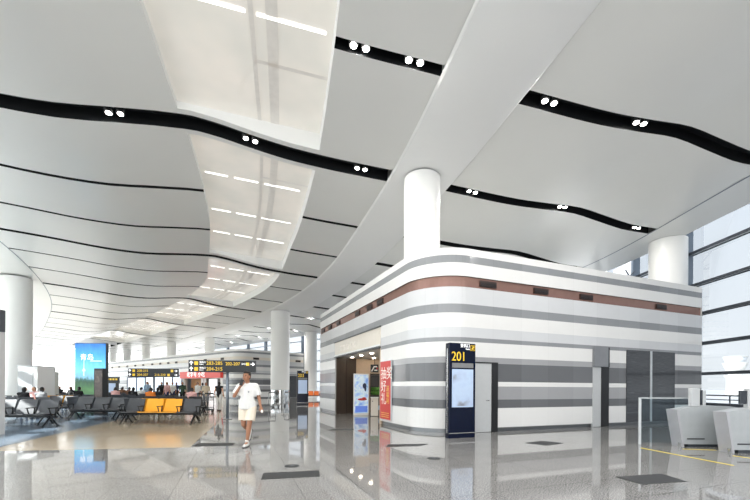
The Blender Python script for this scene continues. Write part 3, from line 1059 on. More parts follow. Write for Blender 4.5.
# red poster on the wall
pa, pb = hit(381.6, VR, DL), hit(392.6, VR, DL); c = (pa + pb) / 2 + N_L * 0.02
w = (pb - pa).length; zt = at_y(386, 360.5, c.y).z; zb = at_y(386, 420, c.y).z
e = empty('red_poster', (c.x, c.y, zb), RZ_L); tag(e, 'tall red poster with white and gold writing on the striped wall', 'poster')
mb = MB(); mb.box((0, -0.02, (zt - zb) / 2), (w, 0.05, zt - zb), bev=.006); mb.build('frame', MT['silver'], e)
mb = MB(); mb.box((0, -0.048, (zt - zb) / 2), (w - .06, 0.01, zt - zb - .06)); mb.build('sheet', MT['red'], e)
H = zt - zb
text('抽奖', 0.52 * w, MT['white_ink'], e, (0.12 * w, -0.056, H * 0.77), FRONT, 'CENTER', name='large_lettering')
text('好\n礼', 0.5 * w, MT['white_ink'], e, (-0.14 * w, -0.056, H * 0.45), FRONT, 'CENTER', name='large_lettering')
text('送\n福\n利', 0.24 * w, MT['gold'], e, (0.24 * w, -0.056, H * 0.42), FRONT, 'CENTER', name='gold_lettering')
mb = MB()
for i in range(3): mb.box((0, -0.055, .12 + i * .07), (w * .7, .004, .02))
mb.build('small_print', MT['gold'], e)

# ------------------------------------------------------------------ gate pillars
def gate_pillar(loc, rz, label, num, w=0.86, h=2.63, d=0.2):
    e = empty('gate_pillar', loc, rz); tag(e, label, 'gate sign', 'navy gate pillars')
    mb = MB(); mb.box((0, 0, h / 2 + .06), (w, d, h - .12), bev=.012); mb.build('body', MT['navy'], e)
    mb = MB(); mb.box((0, 0, .06), (w + .0, d - .02, .12)); mb.build('foot', MT['navy'], e)
    mb = MB(); mb.box((0, -d / 2 - .002, .14), (w - .02, .012, .025)); mb.box((-w / 2 - .002, 0, h / 2), (.01, .05, h - .3)); mb.build('metal_strip', MT['steel'], e)
    y = -d / 2 - .004
    mb = MB(); mb.box((.0, y, h * .525), (w * .8, .014, h * .40)); mb.build('screen', MT['screen_pale'], e)
    mb = MB(); mb.box((.0, y, h * .765), (w * .8, .014, .13)); mb.build('info_strip', mat('info strip', (128, 128, 130), .4), e)
    text(num, .36, MT['sign_yellow'], e, (-.43 * w, y - .004, h * .855), FRONT, 'LEFT', name='gate_number', sx=.88)
    text('登机口', .105, MT['sign_white'], e, (.27 * w, y - .004, h * .972), FRONT, 'RIGHT', name='lettering')
    text('Gate', .07, MT['sign_white'], e, (.27 * w, y - .004, h * .94), FRONT, 'RIGHT', name='lettering')
    mb = MB(); a = .14; cx, cz = .385 * w, h * .953
    for q in ((0, a / 2), (0, -a / 2)): mb.box((cx, y, cz + q[1]), (a, .01, .01))
    for q in (a / 2, -a / 2): mb.box((cx + q, y, cz), (.01, .01, a))
    mb.box((cx, y, cz), (.11, .01, .022), T=Matrix.Rotation(-.7, 3, 'Y')); mb.box((cx + .005, y, cz - .03), (.05, .01, .02)); mb.box((cx, y, cz + .03), (.02, .01, .05))
    mb.build('plane_icon', MT['sign_yellow'], e)
    return e


MT['smudge'] = blotch_mat('screen picture', [(104, 98, 96), (174, 190, 216), (184, 202, 226), (168, 188, 218)], 1.6, 0.1)
p = on_z(463, 438)
gp = gate_pillar((p.x - 0.055, p.y + 0.10, 0), RZ_R, 'navy gate pillar with yellow number and pale screen by the striped corner', '201')
for o in [x for x in COL.objects if x.parent == gp and x.name.startswith('screen')]:
    mb = MB(); mb.box((.0, -.112, 2.63 * .525), (.64, .006, .98), bev=.002); mb.build('screen_picture', MT['smudge'], gp)
p = on_z(302.5, 404.5)
gate_pillar((p.x, p.y, 0), 0.25, 'distant navy gate pillar with lit screen right of the far white column', '203')

# ------------------------------------------------------------------ columns
def column(px, y, r, top=ZC - .1, base=0.0, skirt=0.0, label='', vent=False):
    k = (px - CX) / FPX
    e = empty('column', (k * y, y, base)); struct(e, label)
    mb = MB(); mb.tube((0, 0, skirt), (0, 0, top - base), r, r, 48, 0, False); mb.build('column_shaft', MT['column'], e)
    if skirt:
        mb = MB(); mb.tube((0, 0, 0.0), (0, 0, skirt), r * .97, r * .97, 48, 0, False); mb.build('column_skirt', MT['mirror'], e)
    return e


column(421, 12.3, 0.60, base=5.4, label='thick white round column rising from the corner of the striped block')
column(667.0, 17.6, 0.755, base=5.3, top=ZC, label='thick white round column above the right end of the striped wall')
column(280, 34.4, 0.86, skirt=1.07, label='white round column with mirrored base in the middle of the hall')
column(16.0, 24.0, 0.80, skirt=0.0, label='broad white round column at the left edge of the hall')
for px, y, l in ((209.5, 53.5, 0), (171.3, 59, 1), (146, 65.5, 2), (127, 72, 3), (113, 80, 4)):
    column(px, y, 0.66, label='distant white round column on the far shops, number %d of the receding row' % (l + 1))
column(310.5, 47, 0.8, label='far white column by the distant window')

# ------------------------------------------------------------------ far block with red shop
V2 = Vector((-15.6, 41.5)); DR2 = Vector((0.72, 0.69)).normalized(); DL2 = Vector((-0.79, 0.61)).normalized()
E12 = hit(303.5, V2, DR2); pts2 = outline(V2, DL2, 48, DR2, (E12 - V2).length, 1.6)
qA, qB = hit(182.5, V2, DL2), hit(223, V2, DL2)
a2 = insert_at(pts2, qA); b2 = insert_at(pts2, qB); sA2, sB2 = arc_of(pts2, a2), arc_of(pts2, b2)
N_R2 = Vector((DR2.y, -DR2.x)); E02 = V2 + DL2 * 48
blk2, arcs2 = block('distant_shop_block', 'distant white striped shop block with rounded corner beyond the walking man', pts2, (sA2, sB2), 2.4, [tuple(E12 + Vector((-4, 6))), tuple(E02 + Vector((6, 8)))], (V2.x, V2.y), glare_swap='cream')  # bronze band painted cream to imitate glare on it
RZ_L2 = math.atan2(-DL2.y, -DL2.x); RZ_R2 = math.atan2(DR2.y, DR2.x)
for px in (100, 106, 112, 119, 127, 135, 143, 152, 160, 168, 176, 190, 205, 222):
    p = hit(px, V2, DL2); mb = MB(); mb.box((0, 0.02, 4.65), (0.6, 0.1, 0.26)); mb.build('band_vent', MT['bronze_dark'], blk2, (p.x - V2.x, p.y - V2.y, 0), RZ_L2)
for px in (256, 298):
    p = hit(px, V2, DR2); mb = MB(); mb.box((0, 0.02, 4.65), (0.7, 0.1, 0.24)); mb.build('band_vent', MT['bronze_dark'], blk2, (p.x - V2.x, p.y - V2.y, 0), RZ_R2)
pa, pb = hit(289.5, V2, DR2), hit(298, V2, DR2); c = (pa + pb) / 2
mb = MB(); mb.box((0, -.03, 1.4), ((pb - pa).length, .1, 2.7)); mb.build('dark_panel', MT['stone_dark'], blk2, (c.x - V2.x, c.y - V2.y, 0), RZ_R2)
# red shop front
e = empty('shop_front', (qA.x - V2.x, qA.y - V2.y, 0), RZ_L2); e.parent = blk2
W2 = (qB - qA).length
mb = MB(); mb.box((W2 / 2, -.15, 2.82), (W2, 0.4, 0.86)); mb.build('red_fascia', MT['red_sign'], e)
mb = MB(); mb.box((W2 / 2, 2.4, 1.2), (W2, .1, 2.4)); mb.box((W2 / 2, 1.2, 2.42), (W2, 2.4, .06)); mb.build('inner_wall', MT['cream'], e)
mb = MB(); mb.box((1.9, 1.2, 1.2), (3.4, .3, 2.4)); mb.build('wood_panel', MT['wood'], e)
for x, w in ((5.1, .5), (W2 - .4, .8), (.15, .3)):
    mb = MB(); mb.box((x, .3, 1.2), (w, .4, 2.4)); mb.build('pillar', MT['white'], e)
mb = MB(); mb.box((8.2, 1.2, 1.2), (2.2, .3, 2.3)); mb.build('shelf', MT['brown'], e)
mb = MB(); mb.box((6.2, 1.0, 1.2), (1.6, .3, 2.2)); mb.build('display', emis('lit display', (240, 240, 244), 0.8), e)
text('老字号 小吃', 0.72, MT['sign_white'], e, (W2 * .42, -.36, 2.82), FRONT, 'CENTER', name='lettering', sx=1.25)
# lit shop windows along the long face
for i, px in enumerate((128, 137, 146, 155, 164, 173)):
    p = hit(px, V2, DL2); p2 = hit(px + 8, V2, DL2); w = (p2 - p).length; c = (p + p2) / 2
    e = empty('shop_window', (c.x - V2.x, c.y - V2.y, 0), RZ_L2); e.parent = blk2
    mb = MB(); mb.box((0, -.03, 1.5), (w, .08, 2.4)); mb.build('pane', emis('lit shop %d' % i, [(226, 236, 244), (176, 198, 224), (238, 240, 240), (206, 222, 238), (232, 236, 240), (190, 206, 228)][i], .8), e)
    mb = MB(); mb.box((-w / 2, -.05, 1.4), (.3, .12, 2.6)); mb.box((0, -.05, 2.75), (w, .12, .16)); mb.build('frame', MT['c_navy'], e)

# ------------------------------------------------------------------ glass walls
def glazed_wall(name, path, bars, top, label, post_step, barmat, fins=None, low=0.0, pane_mat='glazing'):
    root = empty(name, (path[0].x, path[0].y, 0)); struct(root, label)
    o = Vector((path[0].x, path[0].y, 0))
    g = MB()
    for a, b in zip(path[:-1], path[1:]):
        g.quad((a.x - o.x, a.y - o.y, low), (b.x - o.x, b.y - o.y, low), (b.x - o.x, b.y - o.y, top), (a.x - o.x, a.y - o.y, top))
    g.build('window_glass', MT[pane_mat], root)
    return root, o


GX = 15.6
pth = [Vector((GX, y)) for y in (-6, 0, 6, 11.4, 14.7, 18.0, 21.3, 24.6)]
pth2 = [Vector((L6(y) + 1.5, y)) for y in (28, 32, 36, 40, 45, 50, 56, 64, 75)]
wr, o = glazed_wall('wall_right', pth, None, 11.0, 'tall right glass wall with horizontal steel bars', 3.3, None)
for z in (0.7, 2.12, 3.55, 4.97, 6.4, 7.98, 9.4):
    mb = MB(); mb.box((-0.13, 15, z), (0.24, 42, 0.06), 1); mb.box((-.265, 15, z), (.03, 42, .13), 0); mb.box((-.015, 15, z), (.03, 42, .13), 0)
    mb.build('window_bar', [MT['steel_dark'], MT['silver']], wr)
for y in (3.4, 7.0, 10.6, 14.2, 17.8, 21.4, 25.0):
    mb = MB(); mb.box((-0.22, y + 6 + .16, 5.5), (0.42, 0.07, 11), 0); mb.box((-.44, y + 6 + .16, 5.5), (.04, .16, 11), 0)
    mb.build('window_post', MT['steel_blue'], wr)
    mb = MB(); mb.tube((-.40, y + 6.1, 7.6), (-.95, y + 6.0, 8.35), .035); mb.tube((-.38, y + 6.1, 8.3), (-.7, y + 6.0, 7.98), .025); mb.build('window_bracket', MT['steel_dark'], wr)
wr2, o = glazed_wall('wall_far_right', pth2, None, 11.0, 'distant glass wall on the far right side', 3.3, None)
for z in (0.7, 2.12, 3.55, 4.97, 6.4, 7.98):
    mb = MB()
    for a, b in zip(pth2[:-1], pth2[1:]): mb.tube((a.x - o.x, a.y - o.y, z), (b.x - o.x, b.y - o.y, z), .07, .07, 6)
    mb.build('window_bar', MT['steel_blue'], wr2)
for a, b in zip(pth2[:-1], pth2[1:]):
    for f in (0, .5):
        c = a.lerp(b, f); mb = MB(); mb.box((c.x - o.x, c.y - o.y, 5.5), (.5, .2, 11)); mb.build('window_post', MT['steel_blue'], wr2)

# left glass wall with deep horizontal fins
ZT = 8.0
lp = [Vector((LM(y), y)) for y in (-14, -9, -4, 1, 5, 9, 12, 15, 18, 21.5, 25, 28, 31, 34.5, 38, 45, 52, 60, 70, 80, 90)]
wl, o = glazed_wall('wall_left', lp, None, ZT, 'left glass wall with deep white horizontal fins', 3, None, pane_mat='glass')
mb = MB()
for a, b in zip(lp[:-1], lp[1:]):
    mb.quad((a.x - o.x, a.y - o.y, ZT), (b.x - o.x, b.y - o.y, ZT), (b.x - o.x, b.y - o.y, 10.2), (a.x - o.x, a.y - o.y, 10.2))
mb.build('wall_upper', MT['white'], wl)
FIN, STEP = 0.74, 0.84
for k in range(10):
    z = ZT - k * STEP
    if z < 0.1: continue
    mb = MB(); FIN = 1.3 if z > 6.0 else 0.74  # upper fins made deeper to block the sun
    for a, b in zip(lp[:-1], lp[1:]):
        d = (b - a).normalized(); n = Vector((-d.y, d.x)); n = n if n.x < 0 else -n
        mb.box(((a.x + b.x) / 2 - o.x + n.x * FIN / 2, (a.y + b.y) / 2 - o.y + n.y * FIN / 2, z), ((b - a).length + .15, FIN, .05), 0, math.atan2(d.y, d.x))
    mb.build('window_fin', MT['white'], wl)
mb = MB()
for p in lp: mb.box((p.x - o.x, p.y - o.y, ZT / 2), (.12, .3, ZT))
mb.build('window_post', MT['silver'], wl)

# railing by the right glass
e = empty('railing', (14.7, 12, 0)); tag(e, 'low grey metal railing along the right glass wall', 'railing')
for z in (1.13, 0.95, 0.5):
    mb = MB(); mb.tube((0, -6, z), (0, 10, z), .03 if z > 1 else .02); mb.build('rail', MT['steel_dark'], e)
for i in range(8):
    mb = MB(); mb.tube((0, -6 + i * 2.28, 0), (0, -6 + i * 2.28, 1.13), .025); mb.build('post', MT['steel_dark'], e)

# things outside: control tower and a pale terminal
e = empty('control_tower', tuple(at_y(735, 380, 130)[:2]) + (-.35,)); tag(e, 'pale airport control tower seen hazily through the right glass', 'tower')
def tz(py): return at_y(735, py, 130).z + .35
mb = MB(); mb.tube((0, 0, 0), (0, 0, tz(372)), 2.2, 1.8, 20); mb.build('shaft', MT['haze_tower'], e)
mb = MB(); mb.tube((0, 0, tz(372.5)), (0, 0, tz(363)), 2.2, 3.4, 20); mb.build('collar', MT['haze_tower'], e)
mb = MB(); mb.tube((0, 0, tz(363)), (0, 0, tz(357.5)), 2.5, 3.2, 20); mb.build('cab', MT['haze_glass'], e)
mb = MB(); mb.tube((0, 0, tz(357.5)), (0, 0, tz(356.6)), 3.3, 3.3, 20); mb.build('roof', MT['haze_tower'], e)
c = at_y(752, 380, 110); e = empty('outdoor_building', (c.x, c.y, -.35)); tag(e, 'pale low building outside at the right edge of the glass', 'building')
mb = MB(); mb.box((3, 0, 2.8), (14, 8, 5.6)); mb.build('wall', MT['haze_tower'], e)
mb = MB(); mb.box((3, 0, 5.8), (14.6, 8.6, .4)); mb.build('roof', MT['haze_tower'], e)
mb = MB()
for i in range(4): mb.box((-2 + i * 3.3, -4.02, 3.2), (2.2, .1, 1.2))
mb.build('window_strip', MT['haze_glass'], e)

# ------------------------------------------------------------------ boarding gates and glass barrier
def boarding_gate(x, y, label, screen):
    e = empty('boarding_gate', (x, y, 0)); tag(e, label, 'boarding gate', 'self boarding gates')
    L = 1.75
    mb = MB(); mb.prism_xz([(0.13, .07), (L, .07), (L, .9), (1.25, .985), (.75, 1.0), (.3, .955), (.0, .9)], 0, .3); mb.build('body', MT['gate_body'], e)
    mb = MB(); mb.prism_xz([(0.10, 0.0), (0.14, 0.0), (0.01, .905), (-.05, .9)], -.012, .312); mb.build('end_cap', MT['gate_cap'], e)
    mb = MB(); mb.box((L / 2 + .1, .15, .035), (L - .3, .26, .07)); mb.build('base', MT['steel_dark'], e)
    mb = MB(); mb.box((.42, -.004, .2), (.42, .012, .025)); mb.build('side_slot', MT['black'], e)
    mb = MB(); mb.prism_xz([(.95, 1.0), (1.3, .985), (1.7, .93), (1.7, .945), (1.3, 1.0), (.95, 1.015)], .02, .28); mb.build('top_glass', MT['dark_glass'], e)
    mb = MB(); mb.box((.12, .05, .05), (.1, .06, .1)); mb.build('foot', MT['steel'], e)
    if screen == 'scanner':
        mb = MB(); mb.box((.55, .2, 1.2), (.22, .1, .44), bev=.01); mb.box((.75, .2, 1.18), (.09, .12, .38), bev=.008); mb.build('scanner_housing', MT['door_grey'], e)
        mb = MB(); mb.box((.685, .19, 1.19), (.05, .1, .36)); mb.build('scanner_lens', MT['dark_glass'], e)
    else:
        mb = MB(); mb.box((.52, .2, 1.22), (.16, .05, .3), bev=.008); mb.build('screen', MT['dark_glass'], e)
        mb = MB(); mb.box((.65, .21, 1.2), (.1, .12, .44), bev=.01); mb.build('screen_housing', MT['door_grey'], e)
    return e


boarding_gate(7.3, 8.78, 'grey boarding gate pedestal with scanner, left one beside the glass barrier', 'scanner')
boarding_gate(7.72, 7.98, 'grey boarding gate pedestal with black screen at the right edge', 'screen')
e = empty('glass_barrier', (6.65, 9.16, 0)); tag(e, 'silver framed glass barrier in front of the dark wall panels', 'barrier')
mb = MB(); mb.box((0, 0, .59), (.05, .05, 1.18), bev=.006); mb.build('post', MT['silver'], e)
mb = MB(); mb.box((.65, 0, 1.165), (1.34, .05, .03), bev=.006); mb.build('top_rail', MT['silver'], e)
mb = MB(); mb.box((1.3, 0, .59), (.03, .05, 1.18), bev=.006); mb.build('post', MT['silver'], e)
mb = MB(); mb.box((.65, 0, .6), (1.26, .012, 1.1)); mb.build('glass_panel', MT['glass'], e)

# ------------------------------------------------------------------ benches
def bench(colors, label, group='rows of waiting seats', pitch=0.70):
    n = len(colors); e = empty('waiting_bench', (0, 0, 0)); tag(e, label, 'bench', group)
    L = n * pitch
    mb = MB(); mb.box((0, .06, .36), (L + .1, .07, .07)); mb.build('beam', MT['seat_black'], e)
    # profile of the seat shell, side view (y, z): pan then back
    for i, c in enumerate(colors):
        x = -L / 2 + pitch * (i + .5); w = pitch - .07
        m = MT['seat_' + c]
        pan = [(-.26, .43), (-.24, .455), (.0, .43), (.2, .41), (.2, .385), (.0, .4), (-.22, .425)]
        mb = MB(); k = len(pan)
        mb.v += [(x - w / 2, p[0], p[1]) for p in pan] + [(x + w / 2, p[0], p[1]) for p in pan]
        mb.face([k - 1 - q for q in range(k)]); mb.face([k + q for q in range(k)])
        for q in range(k):
            r = (q + 1) % k; mb.face((q, r, k + r, k + q))
        mb.build('seat_pan', m, e)
        bk = [(.17, .44), (.20, .43), (.27, .62), (.37, .90), (.345, .905), (.24, .63)]
        mb = MB(); k = len(bk)
        def wd(z): return w / 2 * (1.0 if z < .8 else .95)
        mb.v += [(x - wd(p[1]), p[0], p[1]) for p in bk] + [(x + wd(p[1]), p[0], p[1]) for p in bk]
        mb.face([k - 1 - q for q in range(k)]); mb.face([k + q for q in range(k)])
        for q in range(k):
            r = (q + 1) % k; mb.face((q, r, k + r, k + q))
        mb.build('backrest', m, e)
    for i in range(n + 1):
        x = -L / 2 + pitch * i
        mb = MB(); mb.box((x, .0, .64), (.05, .36, .03), bev=.008); mb.tube((x, .1, .36), (x, .14, .64), .022); mb.tube((x, -.05, .38), (x, -.14, .63), .018)
        mb.build('armrest', MT['seat_black'], e)
    for x in (-L / 2 + .12, L / 2 - .12) if n < 5 else (-L / 2 + .12, 0, L / 2 - .12):
        mb = MB()
        mb.tube((x, .06, .34), (x, -.26, .02), .028, .024); mb.tube((x, .06, .34), (x, .36, .02), .028, .024); mb.tube((x, .06, .30), (x, .06, .38), .045)
        mb.box((x, -.27, .012), (.07, .08, .024)); mb.box((x, .37, .012), (.07, .08, .024))
        mb.build('leg', MT['seat_black'], e)
    return e


def place(o, px, y, rz=0.0):
    k = (px - CX) / FPX; o.location = (k * y, y, 0); o.rotation_euler = (0, 0, rz); return o


place(bench(['grey', 'yellow', 'yellow', 'grey'], 'front bench of two yellow seats between two grey ones'), 160, 13.45, 0.0)
place(bench(['grey', 'yellow', 'yellow', 'grey'], 'bench back to back with the front yellow and grey bench'), 164, 14.5, PI)
place(bench(['grey'] * 4, 'dark grey metal bench nearest the left edge, sunlight on its backs'), 9, 12.0, 0.03)
place(bench(['grey'] * 4, 'dark grey metal bench back to back behind the nearest left bench'), 10, 13.05, PI + 0.03)
place(bench(['grey'] * 3, 'dark grey metal bench of three seats left of the yellow bench'), 97, 14.6, 0.0)
place(bench(['grey'] * 3, 'grey bench back to back behind the three seat grey bench'), 97, 15.65, PI)
place(bench(['grey', 'grey', 'grey'], 'further grey metal bench in front of the blue landscape screen'), 66, 16.6, 0.02)
place(bench(['yellow', 'yellow', 'grey'], 'far bench with yellow backs left of the blue screen'), 59, 17.7, PI)
place(bench(['orange'] * 4, 'distant bench of orange seats by the far window', pitch=.62), 314, 41, 0.3)

# ------------------------------------------------------------------ signs
def pole_sign(px, y, w, h, zb, label, rows, poleoff=0.0, rz=0.05, fs=.2):
    k = (px - CX) / FPX; e = empty('direction_sign', (k * y, y, 0), rz); tag(e, label, 'sign', 'black direction signs on poles')
    mb = MB(); mb.tube((poleoff, .05, 0), (poleoff, .05, zb + .1), .06, .06, 16); mb.build('pole', MT['steel_blue'], e)
    mb = MB(); mb.tube((poleoff, .05, 0), (poleoff, .05, .02), .2, .2, 20); mb.build('foot', MT['steel'], e)
    mb = MB(); mb.box((0, 0, zb + h / 2), (w, .14, h), bev=.01); mb.build('board', MT['sign_black'], e)
    for kind, x, z, s in rows:
        if kind in ('up', 'right'):
            mb = MB(); T = Matrix.Identity(3) if kind == 'up' else Matrix.Rotation(PI / 2, 3, 'Y')
            def q(p): v = T @ Vector((p[0], 0, p[1])); return (x + v.x * s, z + v.z * s)
            for poly in ([(-.08, -.4), (.08, -.4), (.08, .3), (-.08, .3)], [(0, .5), (-.38, .1), (-.25, -.02), (0, .24)], [(0, .5), (0, .24), (.25, -.02), (.38, .1)]):
                mb.prism_xz([q(p) for p in poly], -.082, -.072)
            mb.build('arrow', MT['sign_white'], e)
        elif kind == 'icon':
            mb = MB(); mb.box((x, -.075, z), (s, .012, s), bev=.003); mb.build('icon', MT['sign_yellow'], e)
        elif kind == 'wt': text(s[0], s[1], MT['sign_white'], e, (x, -.078, z), FRONT, 'LEFT')
        else: text(s[0], s[1], MT['sign_yellow'], e, (x, -.078, z), FRONT, 'LEFT', name='gate_number')
    return e


zb = 1.98
pole_sign(222.5, 15.4, 2.74, .5, zb, 'black direction sign with yellow gate numbers above the walking man',
          [('up', -1.25, zb + .37, .2), ('up', -1.25, zb + .13, .2), ('icon', -1.05, zb + .37, .15), ('icon', -1.05, zb + .13, .15),
           ('wt', -.92, zb + .41, ('登机口', .085)), ('wt', -.92, zb + .33, ('Gates', .07)), ('wt', -.92, zb + .17, ('登机口', .085)), ('wt', -.92, zb + .09, ('Gates', .07)),
           ('yt', -.64, zb + .37, ('283-285', .2)), ('yt', -.64, zb + .13, ('204-215', .2)), ('yt', .14, zb + .35, ('202-207', .18)),
           ('wt', .8, zb + .35, ('登机口', .07)), ('icon', 1.05, zb + .35, .13), ('right', 1.25, zb + .35, .2)], poleoff=.19, rz=.07)
zb = 1.93
pole_sign(153.5, 22.5, 3.0, .52, zb, 'further black direction sign on a thin pole above the yellow seats',
          [('up', -1.38, zb + .38, .2), ('up', -1.38, zb + .13, .2), ('icon', -1.15, zb + .38, .15), ('icon', -1.15, zb + .13, .15),
           ('yt', -.95, zb + .38, ('208-215', .2)), ('yt', -.95, zb + .13, ('204-207', .2)), ('yt', .1, zb + .13, ('216-220', .2)), ('icon', .95, zb + .13, .15), ('icon', 1.15, zb + .38, .15), ('right', 1.38, zb + .13, .2), ('right', 1.38, zb + .38, .2)], rz=.04)
e = place(empty('screen_stand', (0, 0, 0)), 112.5, 30); tag(e, 'distant black information stand with white screen right of the dark pylon', 'information stand')
mb = MB(); mb.box((0, 0, 1.85), (1.1, .12, .5)); mb.build('header', MT['sign_black'], e)
mb = MB()
for q in range(4): mb.box((-.36 + q * .24, -.065, 1.9), (.16, .01, .14))
mb.build('gate_number', MT['sign_yellow'], e)
mb = MB(); mb.box((0, .02, .85), (.95, .1, 1.7)); mb.build('body', MT['black'], e)
mb = MB(); mb.box((0, -.04, 1.2), (.55, .02, .75)); mb.build('screen', MT['screen_pale'], e)

# blue landscape screen
e = place(empty('advertising_screen', (0, 0, 0)), 90.3, 22.3); tag(e, 'tall blue advertising screen with tower, sky and trees', 'screen')
Hs = at_y(90, 343, 22.3).z
mb = MB(); mb.box((0, .1, Hs / 2), (1.92, .2, Hs), bev=.01); mb.build('case', MT['steel_dark'], e)
mb = MB(); mb.box((0, -.01, Hs / 2 + .1), (1.86, .02, Hs - .26)); mb.build('display', MT['screen'], e)
ms = emis('tower image', (206, 220, 232), .6)
mb = MB(); zt0 = at_y(84, 376, 22.3).z; zt1 = at_y(84, 361, 22.3).z
mb.prism_xz([(-.42, zt0), (-.34, zt0), (-.365, zt1 + .1), (-.395, zt1 + .1)], -.026, -.022)
mb.prism_xz([(-.46, zt0 + .28), (-.30, zt0 + .28), (-.27, zt0 + .36), (-.34, zt0 + .46), (-.42, zt0 + .46), (-.49, zt0 + .36)], -.026, -.022)
mb.prism_xz([(-.388, zt1), (-.372, zt1), (-.378, zt1 + .3), (-.382, zt1 + .3)], -.026, -.022)
mb.build('tower_picture', ms, e)
text('青岛', .42, MT['sign_white'], e, (-.62, -.026, at_y(84, 357.5, 22.3).z), FRONT, 'LEFT', ext=.002)
mb = MB(); mb.box((.35, -.024, at_y(84, 361, 22.3).z), (.7, .004, .03)); mb.build('small_print', MT['sign_white'], e)
e = place(empty('dark_pylon', (0, 0, 0)), 101, 17.4, -0.15); tag(e, 'dark glossy information pylon standing before the blue screen', 'pylon')
mb = MB(); mb.box((0, 0, 1.1), (.48, .3, 2.2), bev=.01); mb.build('body', MT['black'], e)
mb = MB(); mb.box((.02, -.155, 1.1), (.4, .012, 2.0)); mb.build('front_glass', blotch_mat('pylon glass reflection', [(60, 52, 50), (104, 92, 86), (86, 78, 76), (130, 116, 106)], 3, 0.05), e)  # brownish reflection painted into the front glass colour
e = place(empty('advertising_screen', (0, 0, 0)), 47, 25); tag(e, 'small blue screen behind the cream cabin on the left', 'screen')
mb = MB(); mb.box((0, .06, 1.3), (.95, .12, 2.55)); mb.build('case', MT['steel_dark'], e)
mb = MB(); mb.box((0, -.01, 1.75), (.9, .02, 1.5)); mb.build('display', emis('blue display', (70, 122, 196), .6), e)
mb = MB(); mb.box((.2, -.024, 1.7), (.12, .004, .2)); mb.build('lettering', MT['sign_white'], e)
# pale cabins
e = place(empty('white_cabin', (0, 0, 0)), 27.5, 18.2); tag(e, 'plain white cabin beside the broad left column', 'cabin')
hh = at_y(27, 366.5, 18.2).z
mb = MB(); mb.box((0, .5, hh / 2), (1.0, 1.0, hh), bev=.015); mb.build('body', MT['white'], e)
mb = MB(); mb.box((-.1, -.01, hh / 2 - .1), (.75, .02, hh - .3)); mb.build('door', MT['door_grey'], e)
mb = MB(); mb.box((0, .5, hh + .02), (1.04, 1.04, .04)); mb.build('roof', MT['door_grey'], e)
e = place(empty('cream_cabin', (0, 0, 0)), 45, 21.5); tag(e, 'cream panelled cabin right of the white cabin', 'cabin')
hh = at_y(45, 371.5, 21.5).z
mb = MB(); mb.box((0, .3, hh / 2), (.62, .6, hh), bev=.012); mb.build('body', MT['cream'], e)
mb = MB(); mb.box((0, -.01, .55), (.58, .02, 1.0)); mb.build('lower_panel', MT['c_brown'], e)
mb = MB(); mb.box((.0, -.015, 1.5), (.4, .02, .8)); mb.build('notice', MT['white'], e)
# grey pylon at the left edge
yq = 10.2; xe = (5.4 - CX) / FPX * (yq + .08)
e = empty('service_pylon', (xe - .45, yq, 0)); tag(e, 'light grey service pylon with dark header cut by the left picture edge', 'pylon')
z1, z2, z3, z4 = (at_y(3, q, yq).z for q in (310, 332, 353, 377.5))
mb = MB(); mb.box((0, 0, z2 / 2), (.9, .16, z2), bev=.01); mb.build('body', MT['door_grey'], e)
mb = MB(); mb.box((0, 0, (z1 + z2) / 2), (.9, .16, z1 - z2), bev=.01); mb.build('header', MT['steel_dark'], e)
mb = MB(); mb.box((.1, -.09, (z3 + z4) / 2), (.64, .03, z3 - z4), bev=.01); mb.build('screen_bezel', MT['black'], e)
mb = MB(); mb.box((.1, -.108, (z3 + z4) / 2), (.54, .01, z3 - z4 - .16)); mb.build('screen', MT['dark_glass'], e)

# ------------------------------------------------------------------ trolleys
def trolley(px, y, rz, label, m):
    e = place(empty('luggage_trolley', (0, 0, 0)), px, y, rz); tag(e, label, 'trolley', 'luggage trolleys')
    mb = MB(); mb.path([(-.28, -.45, .14), (.28, -.45, .14), (.22, .45, .2), (-.22, .45, .2), (-.28, -.45, .14)], .018)
    for i in range(5): mb.tube((-.25 + i * .125, -.43, .15), (-.2 + i * .1, .43, .2), .01)
    mb.build('platform', m, e)
    mb = MB(); mb.path([(-.24, .42, .18), (-.24, .58, .95), (.24, .58, .95), (.24, .42, .18)], .02); mb.path([(-.24, .5, .6), (.24, .5, .6)], .014); mb.build('handle_frame', m, e)
    mb = MB(); mb.tube((-.22, .6, .98), (.22, .6, .98), .03); mb.build('grip', MT['black'], e)
    mb = MB()
    for i in range(6): mb.tube((-.22, .5 - .16, .62 + .03 * i), (.22, .5 - .16, .62 + .03 * i), .006)
    mb.path([(-.22, .5, .6), (-.22, .2, .62), (.22, .2, .62), (.22, .5, .6)], .012); mb.build('basket', m, e)
    for p in ((-.24, -.4, .07), (.24, -.4, .07), (0, .4, .07)):
        mb = MB(); mb.tube((p[0] - .02, p[1], p[2]), (p[0] + .02, p[1], p[2]), .068, .068, 14); mb.build('wheel', MT['black'], e)
    return e


trolley(274, 24.4, 0.5, 'silver luggage trolley at the foot of the mirrored column, left one', MT['steel'])
trolley(280.5, 25.4, -0.6, 'silver luggage trolley at the foot of the mirrored column, right one', MT['steel'])
trolley(204, 19.3, 0.9, 'dark luggage trolley parked beyond the end of the yellow bench', MT['steel_dark'])
trolley(209, 20.2, 0.4, 'dark luggage trolley parked beside the people near the red shop', MT['steel_dark'])

